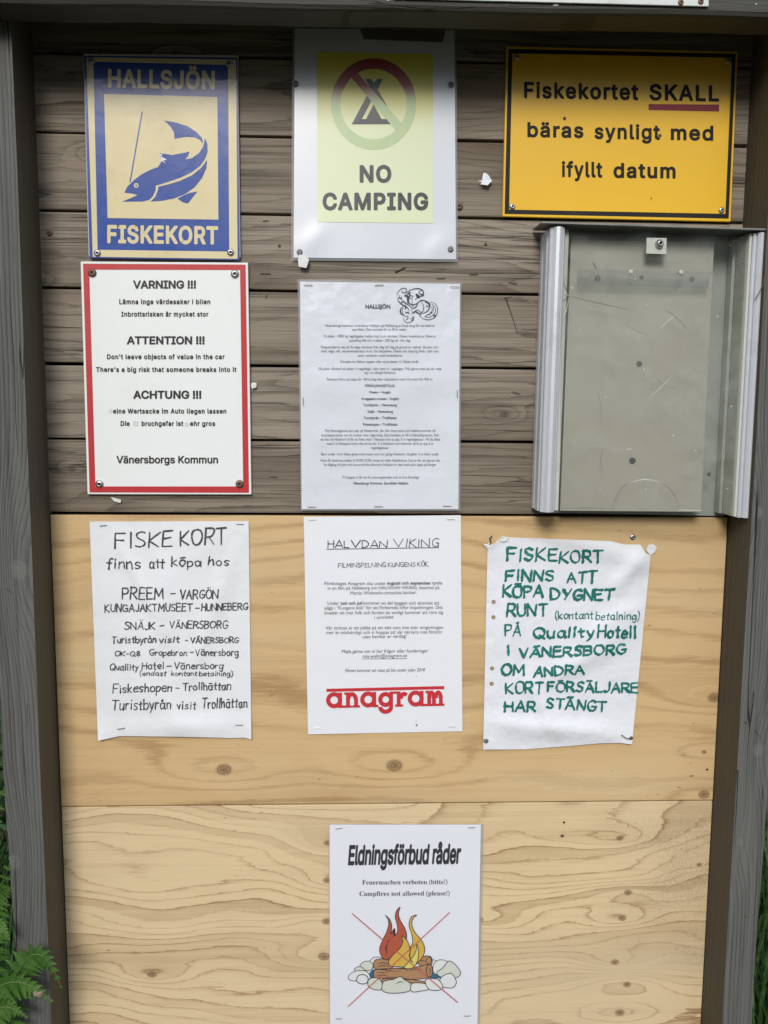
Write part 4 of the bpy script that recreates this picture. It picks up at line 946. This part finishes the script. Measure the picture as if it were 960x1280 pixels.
# ---- handwritten notice, green marker
g11 = (590, 650, 3.692); Qg = [(609.5, 676), (813, 682), (791, 931), (604, 937)]
def hg(u, v):
    c = lambda a, b, r=.2: (max(0, 1-math.hypot(u-a, v-b)/r))**2
    uu = max(0, min(1, u))
    return .0018 + .0016*math.sin(math.pi*uu)*math.sin(v*3+.5) + ridge(u, v, .3, -.05, 1.05, .12, .05, 0.0048) + ridge(u, v, .75, .25, 1.0, .05, .05, 0.0051) + ridge(u, v, .55, .5, 1, .3, .06, 0.0034) + ridge(u, v, .3, .7, .9, .45, .05, 0.0037) + ridge(u, v, .0, .88, .9, .93, .045, 0.0051) + ridge(u, v, .2, .6, .5, .98, .05, 0.0034) + .006*c(1, 0, .18) + .004*c(0, 0, .12) + .002*c(.05, .98) + .0035*c(.9, 1, .14) + ridge(u, v, .1, .1, .2, .95, .06, 0.0024)
nt3 = thing('marker_notice', 'creased white sheet handwritten in green marker, reading FISKEKORT FINNS ATT KÖPA DYGNET RUNT', 'notice', at(700, 936, 0))
et = [(609.5, 685), (617, 681), (624.5, 672.5), (637, 671.8), (671, 673), (763, 676.5), (780, 680.5), (802, 680.8), (805, 690), (813.2, 694)]
eb = [(604, 937), (657, 936.6), (706, 933), (752, 929), (775, 928.6), (790, 930.5)]
sheet('paper', nt3, Qg, -.0006, hg, m_crump, 64, 80, edge_top=et, edge_bot=eb)
SGm = Surf(-.0006, g11, hg, Qg)
m_mark = paint('green_marker', (.004, .15, .125), .6, dirt=.9, dirtcol=(.025, .34, .30), dsc=90)
for s, a, c, y, k, w, y1 in (('FISKE', 163, 392, 188, 56, 11, 186), ('KORT', 405, 600, 196, 50, 11, 194), ('FINNS', 157, 375, 281, 50, 11, None), ('ATT', 440, 572, 289, 48, 11, None), ('KÖPA', 142, 325, 357, 52, 11, None), ('DYGNET', 362, 652, 366, 48, 12, 370),
    ('RUNT', 162, 346, 443, 54, 10, None), ('(kontant', 383, 558, 456, 36, 5, None), ('betalning)', 572, 773, 460, 36, 5, None), ('PÅ', 152, 225, 536, 50, 8, None), ('Quality', 285, 560, 546, 48, 11, 540), ('Hotell', 582, 755, 540, 54, 11, 546),
    ('I', 162, 172, 625, 46, 11, None), ('VÄNERSBORG', 220, 710, 634, 42, 11, 618), ('OM', 137, 240, 716, 48, 11, None), ('ANDRA', 285, 515, 722, 42, 10, 710), ('KORT', 157, 325, 800, 50, 10, None), ('FÖRSÄLJARE', 350, 765, 792, 44, 10, 796), ('HAR', 152, 290, 884, 44, 11, None), ('STÄNGT', 343, 618, 868, 44, 10, 884)):
    hand(nt3, SGm, s, a, c, y, k, w*1.28, m_mark, y1, bar=True, ratio=.62, wob=.35)
m_ph = paint('punched_hole', (.38, .25, .12), .7); m_phd = paint('punched_hole_rim', (.16, .13, .1), .7)
for x, y in ((100, 378), (99, 449), (93, 685), (91, 756)):
    polymesh('punched_hole', [circ(x, y, 9.5, 14)], SGm, .0003, m_phd, nt3); polymesh('punched_hole', [circ(x+1, y+1, 7.5, 14)], SGm, .0005, m_ph, nt3)
SP = screw_mesh('pin', .0032, .0016, m_rusty, m_dark)
put('pin', PIN, nt3, 607.5, 926, -.0055, .9); put('pin', SP, nt3, 789, 922.5, -.0055, .8)
bm = bmesh.new(); tube(bm, [at(777, 918.5, -.0065), at(782, 922.5, -.007), at(788, 924, -.007), at(791, 923, -.006)], .0006, 5); from_bm('paper_tear', bm, m_dark, nt3)
o = put('pin', SCREW, board, 791, 671.5, -.0002, .85); 
bm = bmesh.new(); tube(bm, [at(611, 682, -.001), at(614, 678, -.006), at(612, 673, -.007), at(615, 670, -.004)], .0009, 6); from_bm('bent_nail', bm, m_staplek, board)
scrap('paper_scrap', 'torn white paper corner stuck beside the top right of the green marker notice', 'paper scrap', [(811, 680.5), (816, 679.8), (820.5, 684), (819, 690), (813, 694), (808, 687)], -.002, paper_mat('corner_paper', (.78, .8, .82)), .004)
scrap('paper_scrap', 'torn white paper corner under the bent nail at top left of the green marker notice', 'paper scrap', [(603.5, 679), (609, 680), (613, 678), (617, 681), (613, 687), (606.5, 684.5)], -.002, scrap_m, .004)
scrap('paper_scrap', 'little folded paper shred on the top edge of the green marker notice', 'paper scrap', [(624.5, 675), (628, 669.5), (631, 671), (636, 672), (633, 677), (627, 677)], -.004, scrap_m, .004)

# ---- campfire notice
g12 = (400, 1020, 4.364); Qc = [(412, 1031), (601, 1031), (596.8, 1281), (412.6, 1292)]
def hc(u, v): return .0008 + .0007*math.sin(math.pi*max(0, min(1, v))) + ridge(u, v, .5, -.02, .62, .14, .05, .0008) + ridge(u, v, .72, -.02, .78, .12, .05, .0007) + .0006*math.sin(u*5)
nt4 = thing('campfire_notice', 'white notice with crossed out campfire drawing reading Eldningsförbud råder', 'notice', at(505, 1288, 0))
sheet('laminate_edge', nt4, [(411.2, 1030), (604.8, 1030.2), (600, 1283), (411.6, 1294)], -.0001, hc, m_film, 16, 24)
sheet('paper', nt4, Qc, -.0006, hc, paper_mat('notice_paper', (.74, .75, .81), wr=.12, wsc=9), 26, 36)
SFc = Surf(-.0006, g12, hc, Qc)
text(nt4, SFc, 'Eldningsförbud råder', 152, 771, 270, 112, m_ink, 'I', .032, .17, yb1=262, space=.98)
text(nt4, SFc, 'Feuermachen verboten (bitte!)', 230, 695, 374, 24, m_ink, 'M', -.006, yb1=371)
text(nt4, SFc, 'Campfires not allowed (please!)', 215, 707, 436, 24, m_ink, 'M', -.006, yb1=433)
SD = Surf(-.0006, (430, 1120, 6), hc, Qc)
fm = dict(rough=.6, dirt=.05)
m_w = paint('drawn_stone_white', (.70, .71, .70), **fm); m_st = paint('drawn_stone_cream', (.60, .62, .54), **fm); m_br = paint('drawn_log_brown', (.40, .22, .11), **fm)
m_fr = paint('drawn_flame_red', (.42, .09, .05), **fm); m_fy = paint('drawn_flame_yellow', (.62, .40, .07), **fm); m_fl = paint('drawn_flame_pale', (.66, .58, .15), **fm); m_wb = paint('drawn_blue', (.045, .13, .22), **fm)
m_x = paint('red_cross_line', (.48, .12, .10), **fm)
lv = [0]
def shape(pts, mat, w=5, nm='drawn_stone', closed=True, taper=False):
    lv[0] += 1; L = .0003 + lv[0]*.00003
    p = smooth(pts + [pts[0]], 5) if closed else smooth(pts, 5)
    if mat: polymesh(nm, [p[:-1]], SD, L, mat, nt4)
    if w: polymesh('drawn_outline', pen(p, w, taper=taper), SD, L+.000012, m_ink, nt4, .0000005)
shape([(190,580),(220,550),(300,560),(330,600),(250,615),(195,610)], m_wb, 0, 'drawn_ground'); shape([(650,590),(690,570),(740,590),(730,615),(650,618)], m_wb, 0, 'drawn_ground')
shape([(660,480),(690,490),(680,540),(655,520)], m_w); shape([(190,500),(215,465),(250,458),(290,468),(300,500),(250,540),(200,530)], m_w)
shape([(120,525),(140,498),(185,488),(215,510),(212,545),(180,560),(135,548)], m_st); shape([(78,548),(110,530),(140,538),(150,562),(90,562)], m_st)
shape([(32,605),(60,575),(110,560),(165,565),(192,595),(190,630),(150,640),(60,635),(38,625)], m_w)
shape([(95,625),(110,597),(150,590),(180,615),(172,650),(135,660),(102,645)], m_w, 7)
shape([(668,530),(690,490),(730,478),(780,495),(800,540),(770,590),(700,590),(672,570)], m_w)
shape([(697,572),(740,540),(775,495),(800,490),(840,520),(875,575),(850,610),(800,620),(720,605)], m_st, 6)
shape([(720,625),(750,595),(800,580),(830,610),(842,650),(820,685),(770,688),(725,670)], m_w, 6)
shape([(560,510),(565,470),(610,450),(650,455),(662,490),(650,520),(600,530)], m_br, 6, 'drawn_log'); shape([(615,490),(630,462),(650,462),(655,495),(635,512)], m_br, 5, 'drawn_log')
shape([(220,520),(235,480),(290,472),(345,485),(370,520),(340,550),(260,550),(228,540)], m_br, 6, 'drawn_log')
shape([(270,640),(350,610),(600,640),(610,655),(480,650),(300,645)], m_br, 5, 'drawn_log')
shape([(222,600),(232,555),(330,545),(520,535),(640,515),(660,560),(640,610),(520,625),(360,620),(240,615)], m_br, 6, 'drawn_log')
shape([(617,560),(630,520),(650,515),(665,555),(655,598),(632,605)], m_br, 6, 'drawn_log')
shape([(310,145),(345,180),(358,230),(350,285),(360,270),(378,245),(382,285),(370,305),(400,270),(400,220),(385,160),(395,110),(420,85),(408,130),(420,180),(455,240),(470,300),(455,370),(400,430),(340,470),(305,475),(275,440),(268,390),(290,330),(320,270),(335,210),(328,170)], m_fr, 6, 'drawn_flame')
shape([(545,143),(520,165),(508,210),(530,270),(580,330),(605,390),(598,440),(570,480),(525,520),(490,450),(490,400),(515,350),(508,290),(488,220),(500,165),(520,148)], m_fy, 6, 'drawn_flame')
shape([(432,300),(470,330),(492,380),(495,440),(500,400),(540,360),(560,420),(548,480),(520,510),(460,530),(400,530),(350,525),(335,490),(370,440),(420,390),(442,340)], m_fy, 6, 'drawn_flame')
shape([(548,365),(560,420),(550,490),(520,535),(480,545),(450,535),(480,500),(520,450),(540,410)], m_fl, 6, 'drawn_flame')
shape([(180,640),(200,618),(250,615),(285,650),(280,700),(230,702),(185,680)], m_st, 6)
shape([(285,680),(300,640),(370,625),(420,605),(450,625),(500,660),(498,705),(440,725),(340,728),(290,710)], m_st, 6)
shape([(500,700),(510,658),(570,652),(620,665),(632,700),(580,712),(520,720)], m_w, 6)
shape([(610,650),(625,622),(690,622),(725,645),(740,690),(700,708),(640,700)], m_w, 6)
for pts, w in (([(250,510),(300,500),(335,515)], 6), ([(250,535),(290,520),(340,530)], 5), ([(240,572),(300,575),(340,562),(430,566)], 5), ([(240,600),(290,595),(330,600)], 5), ([(400,552),(450,545),(480,560)], 5), ([(480,560),(530,548),(580,550)], 5), ([(560,490),(590,485),(610,490)], 5),
    ([(390,660),(415,645),(450,645)], 6), ([(330,360),(315,385),(320,440)], 9), ([(345,320),(330,340),(322,355)], 6), ([(380,240),(372,270),(376,300)], 12), ([(490,430),(500,480),(520,500)], 8), ([(635,540),(648,560),(640,590)], 5)):
    shape(pts, None, w, closed=False, taper=True)
lv[0] += 6
def seg(a, b, w): return pen([(a[0]+(b[0]-a[0])*k/8, a[1]+(b[1]-a[1])*k/8) for k in range(9)], w, n=6)
polymesh('cross_line', seg((62, 133), (292, 330), 8) + seg((395, 415), (850, 797), 8), SD, .0003+lv[0]*.00003, m_x, nt4, .000008)
polymesh('cross_line', seg((790, 125), (32, 828), 8), SD, .0006+lv[0]*.00003, m_x, nt4, .000008)
for x, y, a in ((103, 68, .12), (827, 63, 0), (103, 1105, 0), (802, 1090, 0)): staple(nt4, 400+x/4.364, 1020+y/4.364, -.0016, 9.5, a, m_staplek)

# ------------------------------------------------------------ ground and greenery
def flat_mat(name, c1, c2, sc=4, rough=.9):
    m, b = newmat(name); X, Y, Z, P3 = pos()
    plug(mixc(sstep(noise(P3, sc, 6, .65), .35, .65), c1, c2), b.inputs['Base Color']); setp(b, rough, spec=.2); bump(b, noise(P3, sc*8, 4), .6, .05); return m
m_ground = flat_mat('forest_floor', (.028, .034, .014), (.045, .036, .022), 3)
n = 40; vs, fs = [], []
def gz(x, y): return 0 if abs(x) < 1.5 and -2 < y < 1 else .12*math.sin(x*.31+1)*math.sin(y*.27)
xs = [-400, -150, -60, -25] + [-12+k*1.0 for k in range(25)] + [25, 60, 150, 400]
for y in xs:
    for x in xs: vs.append((x, y, gz(x, y)-.005 if max(abs(x), abs(y)) < 30 else 0))
k = len(xs)
for j in range(k-1):
    for i in range(k-1): fs.append((j*k+i, j*k+i+1, (j+1)*k+i+1, (j+1)*k+i))
o = mesh('ground', vs, fs, m_ground, None, smooth=True); o['kind'] = 'structure'
def leaf_mat(name, c1, c2, tr=.25):
    m, b = newmat(name); X, Y, Z, P3 = pos(); nt = N.nt
    c = mixc(sstep(noise(P3, 28, 3), .3, .7), c1, c2); plug(c, b.inputs['Base Color']); setp(b, .5, spec=.35)
    t = nt.nodes.new('ShaderNodeBsdfTranslucent'); plug(c, t.inputs[0]); ms = nt.nodes.new('ShaderNodeMixShader'); ms.inputs[0].default_value = tr
    nt.links.new(b.outputs[0], ms.inputs[1]); nt.links.new(t.outputs[0], ms.inputs[2]); nt.links.new(ms.outputs[0], nt.nodes['Material Output'].inputs[0]); return m
m_fern = leaf_mat('fern_green', (.045, .13, .02), (.10, .20, .04)); m_leaf = leaf_mat('shrub_green', (.03, .075, .02), (.06, .12, .035)); m_tree = leaf_mat('tree_green', (.02, .05, .018), (.045, .085, .028)); m_grass = leaf_mat('grass_green', (.05, .12, .035), (.10, .19, .06))
m_stem = paint('stem_brown', (.09, .07, .04), .8); m_rach = paint('fern_stalk', (.08, .13, .03), .6)
def frond(base, p1, p2, tip, wid, parent, nn=26, side=None):
    P_ = [Vector(base), Vector(p1), Vector(p2), Vector(tip)]
    def B(t): return P_[0]*(1-t)**3 + P_[1]*3*t*(1-t)**2 + P_[2]*3*t*t*(1-t) + P_[3]*t**3
    bm = bmesh.new(); tube(bm, [B(t/20) for t in range(21)], .0016, 5, .0004)
    fo = from_bm('frond', bm, m_rach, parent)
    vs, fs = [], []
    for k in range(nn):
        t = .22+.77*k/(nn-1); c = B(t); d = (B(min(1, t+.02))-B(t-.02)).normalized()
        sd = side or d.cross(Vector((0, -1, 0))).normalized()
        nrm = d.cross(sd).normalized()
        w = wid*(math.sin(math.pi*min(1, (1-t)/.78)*.5 + .05))*(1 if t < .5 else 1)
        for s in (-1, 1):
            dirp = (sd*s*.9 + d*.45 + nrm*random.uniform(-.15, .15) + Vector((0, 0, -.12))).normalized(); q = dirp.cross(nrm).normalized()
            m = 5; pw = w*.19+.002; b0 = len(vs)
            row = []
            for j in range(m*2+1):
                u = j/(m*2); lobe = 1 if j % 2 else .62
                hw = pw*lobe*(1-u**1.6) + .0002; pc = c + dirp*w*u + Vector((0, 0, -.25*w*u*u))
                vs += [pc + q*hw, pc + nrm*.0006, pc - q*hw]
            for j in range(m*2):
                a = b0+j*3; fs += [(a, a+1, a+4, a+3), (a+1, a+2, a+5, a+4)]
    mesh('leaflets', vs, fs, m_fern, fo)
    return fo
fern = thing('fern', 'bright green fern at the foot of the left post, fronds reaching over it', 'fern', (-.47, -.16, 0))
yf = -.074
frond((-.50, -.12, .3), at(-10, 1200, yf), at(40, 1130, yf-.012), at(77, 1236, yf-.02), .034, fern, 19)
frond((-.55, -.12, .3), at(-60, 1190, yf-.01), at(10, 1200, yf-.02), at(66, 1252, yf-.03), .038, fern, 20)
frond((-.56, -.14, .2), at(-30, 1260, yf-.02), at(-20, 1230, yf-.02), at(34, 1272, yf-.03), .034, fern)
frond((-.58, -.1, .2), at(-40, 1130, yf), at(-15, 1120, yf), at(12, 1175, yf-.02), .03, fern)
fern2 = thing('fern', 'fern behind the left post, only leaf tips showing past its outer edge', 'fern', (-.62, .2, 0))
for a in ((at(-30, 1180, .15), at(20, 1060, .12)), (at(-30, 1120, .15), at(16, 1110, .12)), (at(-60, 1150, .2), at(18, 950, .2)), (at(-40, 1300, .1), at(30, 1200, .1))):
    frond((-.65, .2, .0), a[0]+Vector((0, 0, -.1)), a[0], a[1], .05, fern2)
scrap('dead_petal', 'pinkish dry petal caught on the lower fern frond', 'petal', [(41, 1240), (45, 1238.5), (48, 1241), (53, 1239), (54, 1243), (49, 1246.5), (43, 1245)], -.122, paint('dry_petal', (.25, .19, .13), .8), .005)
def leaves(vs, fs, c, r, n, size, rnd, flat=1.0, droop=0):
    for _ in range(n):
        while True:
            d = Vector((rnd.uniform(-1, 1), rnd.uniform(-1, 1), rnd.uniform(-1, 1)))
            if .2 < d.length < 1: break
        p = Vector(c) + Vector((d.x*r[0], d.y*r[1], d.z*r[2]))
        a = Vector((rnd.uniform(-1, 1), rnd.uniform(-1, 1), rnd.uniform(-.6, .4))).normalized(); b = a.cross(Vector((rnd.uniform(-.6, .6), rnd.uniform(-.6, .6), 1))).normalized()
        s = size*rnd.uniform(.6, 1.3); up = a.cross(b)*s*.12; i = len(vs)
        vs += [p, p+a*s*.5+b*s*.3+up, p+a*s, p+a*s*.5-b*s*.3+up]; fs += [(i, i+1, i+2), (i, i+2, i+3)]
def shrub(loc, h, r, label, mat, nclump=10, nl=240, size=.05, seed=1):
    rnd = random.Random(seed); t = thing('shrub', label, 'shrub', loc, 'undergrowth behind the board'); L = Vector(loc)
    vs, fs = [], []; bm = bmesh.new()
    for k in range(nclump):
        a = rnd.uniform(0, 6.28); rr = r*rnd.uniform(.1, .9); c = L+Vector((rr*math.cos(a), rr*math.sin(a), h*rnd.uniform(.25, .95)))
        leaves(vs, fs, c, (r*.4, r*.4, h*.2), nl, size, rnd); tube(bm, [L, L.lerp(c, .5)+Vector((0, 0, .05)), c], .006, 5, .002)
    from_bm('stem', bm, m_stem, t); mesh('foliage', vs, fs, mat, t)
shrub((-1.05, .9, 0), 1.3, .5, 'dark leafy shrub left behind the notice board, nearest the left post', m_leaf, 12, 260, .05, 2)
shrub((-1.9, 1.6, 0), 1.9, .8, 'tall dark shrub further off to the left behind the board', m_tree, 14, 300, .07, 3)
shrub((1.15, .9, 0), .95, .45, 'low green shrub behind the board just beyond the right post', m_leaf, 12, 260, .045, 4)
shrub((2.1, 1.7, 0), 1.9, .8, 'tall shrub further off to the right behind the board', m_tree, 14, 300, .07, 5)
shrub((0.1, 1.5, 0), 2.0, .9, 'wide dark shrub straight behind the plank back', m_tree, 16, 300, .07, 6)
def grass(name, cx, cy, rx, ry, n, h, label, seed):
    rnd = random.Random(seed); vs, fs = [], []
    for _ in range(n):
        x, y = cx+rnd.uniform(-rx, rx), cy+rnd.uniform(-ry, ry); hh = h*rnd.uniform(.5, 1.1); a = rnd.uniform(0, 6.28); lean = rnd.uniform(.1, .55)*hh; w = rnd.uniform(.002, .005)
        d = Vector((math.cos(a), math.sin(a), 0)); s = Vector((-d.y, d.x, 0))*w; i = len(vs)
        for u in (0, .4, .75): p = Vector((x, y, 0)) + d*lean*u*u + Vector((0, 0, hh*(u-.15*u*u))); vs += [p-s*(1-u*.7), p+s*(1-u*.7)]
        vs.append(Vector((x, y, 0)) + d*lean + Vector((0, 0, hh*.82))); fs += [(i, i+1, i+3, i+2), (i+2, i+3, i+5, i+4), (i+4, i+5, i+6)]
    o = mesh(name, vs, fs, m_grass, None); o['kind'] = 'stuff'; o['label'] = label; o['category'] = 'grass'
grass('tall_grass', 1.12, .55, .42, .3, 3500, 1.0, 'tall green grass and weeds behind the right post', 1)
grass('tall_grass', -.85, .5, .4, .25, 1500, .75, 'tall dark grass behind the left post', 2)
def tree(loc, h, label, seed):
    rnd = random.Random(seed); L = Vector(loc); t = thing('forest_tree', label, 'tree', loc, 'trees of the wood behind the board'); bm = bmesh.new()
    tube(bm, [L+Vector((math.sin(k*.7+seed)*.05, math.cos(k+seed)*.05, h*k/8)) for k in range(9)], .16, 10, .02); vs, fs = [], []
    for k in range(22):
        z = h*rnd.uniform(.28, .98); a = rnd.uniform(0, 6.28); rr = (1-z/h*.75)*h*.26*rnd.uniform(.5, 1.1); c = L+Vector((rr*math.cos(a), rr*math.sin(a), z))
        tube(bm, [L+Vector((0, 0, z-.4)), c], .03, 5, .008); leaves(vs, fs, c, (h*.09, h*.09, h*.06), 260, .14, rnd)
    from_bm('trunk', bm, m_stem, t); mesh('crown', vs, fs, m_tree, t)
def wood_edge(a0, a1, hh, lab):
    rnd = random.Random(int(77+a0)); vs, fs = [], []
    for k in range(150):
        a = math.radians(rnd.uniform(a0, a1)); d = rnd.uniform(8.5, 12); h = rnd.uniform(.4, 1)*(hh+.5*math.sin(a*9)+.4*math.sin(a*23))
        leaves(vs, fs, (d*math.cos(a), d*math.sin(a), h), (1.0, 1.0, .8), 110, .34, rnd)
    o = mesh('forest_edge', vs, fs, m_tree, None); o['kind'] = 'stuff'; o['label'] = lab; o['category'] = 'wood'
wood_edge(185, 355, 3.6, 'unseen low dark wood edge facing the board, added to block low sky light')  # unseen trees added behind the viewer; they cut low sky light under the beam
wood_edge(5, 175, 5.5, 'dark wood edge closing the view far behind the board')
for i, (x, y, h, lb) in enumerate(((-3.4, 4.2, 8, 'broad forest tree standing left behind the board'), (-.9, 5.6, 9, 'tall forest tree behind the middle of the board'), (2.4, 4.6, 8, 'forest tree standing right behind the board'), (5.5, 6.5, 9, 'forest tree far to the right of the board'), (-6.5, 7, 10, 'forest tree far to the left of the board'))):
    tree((x, y, 0), h, lb, 20+i)
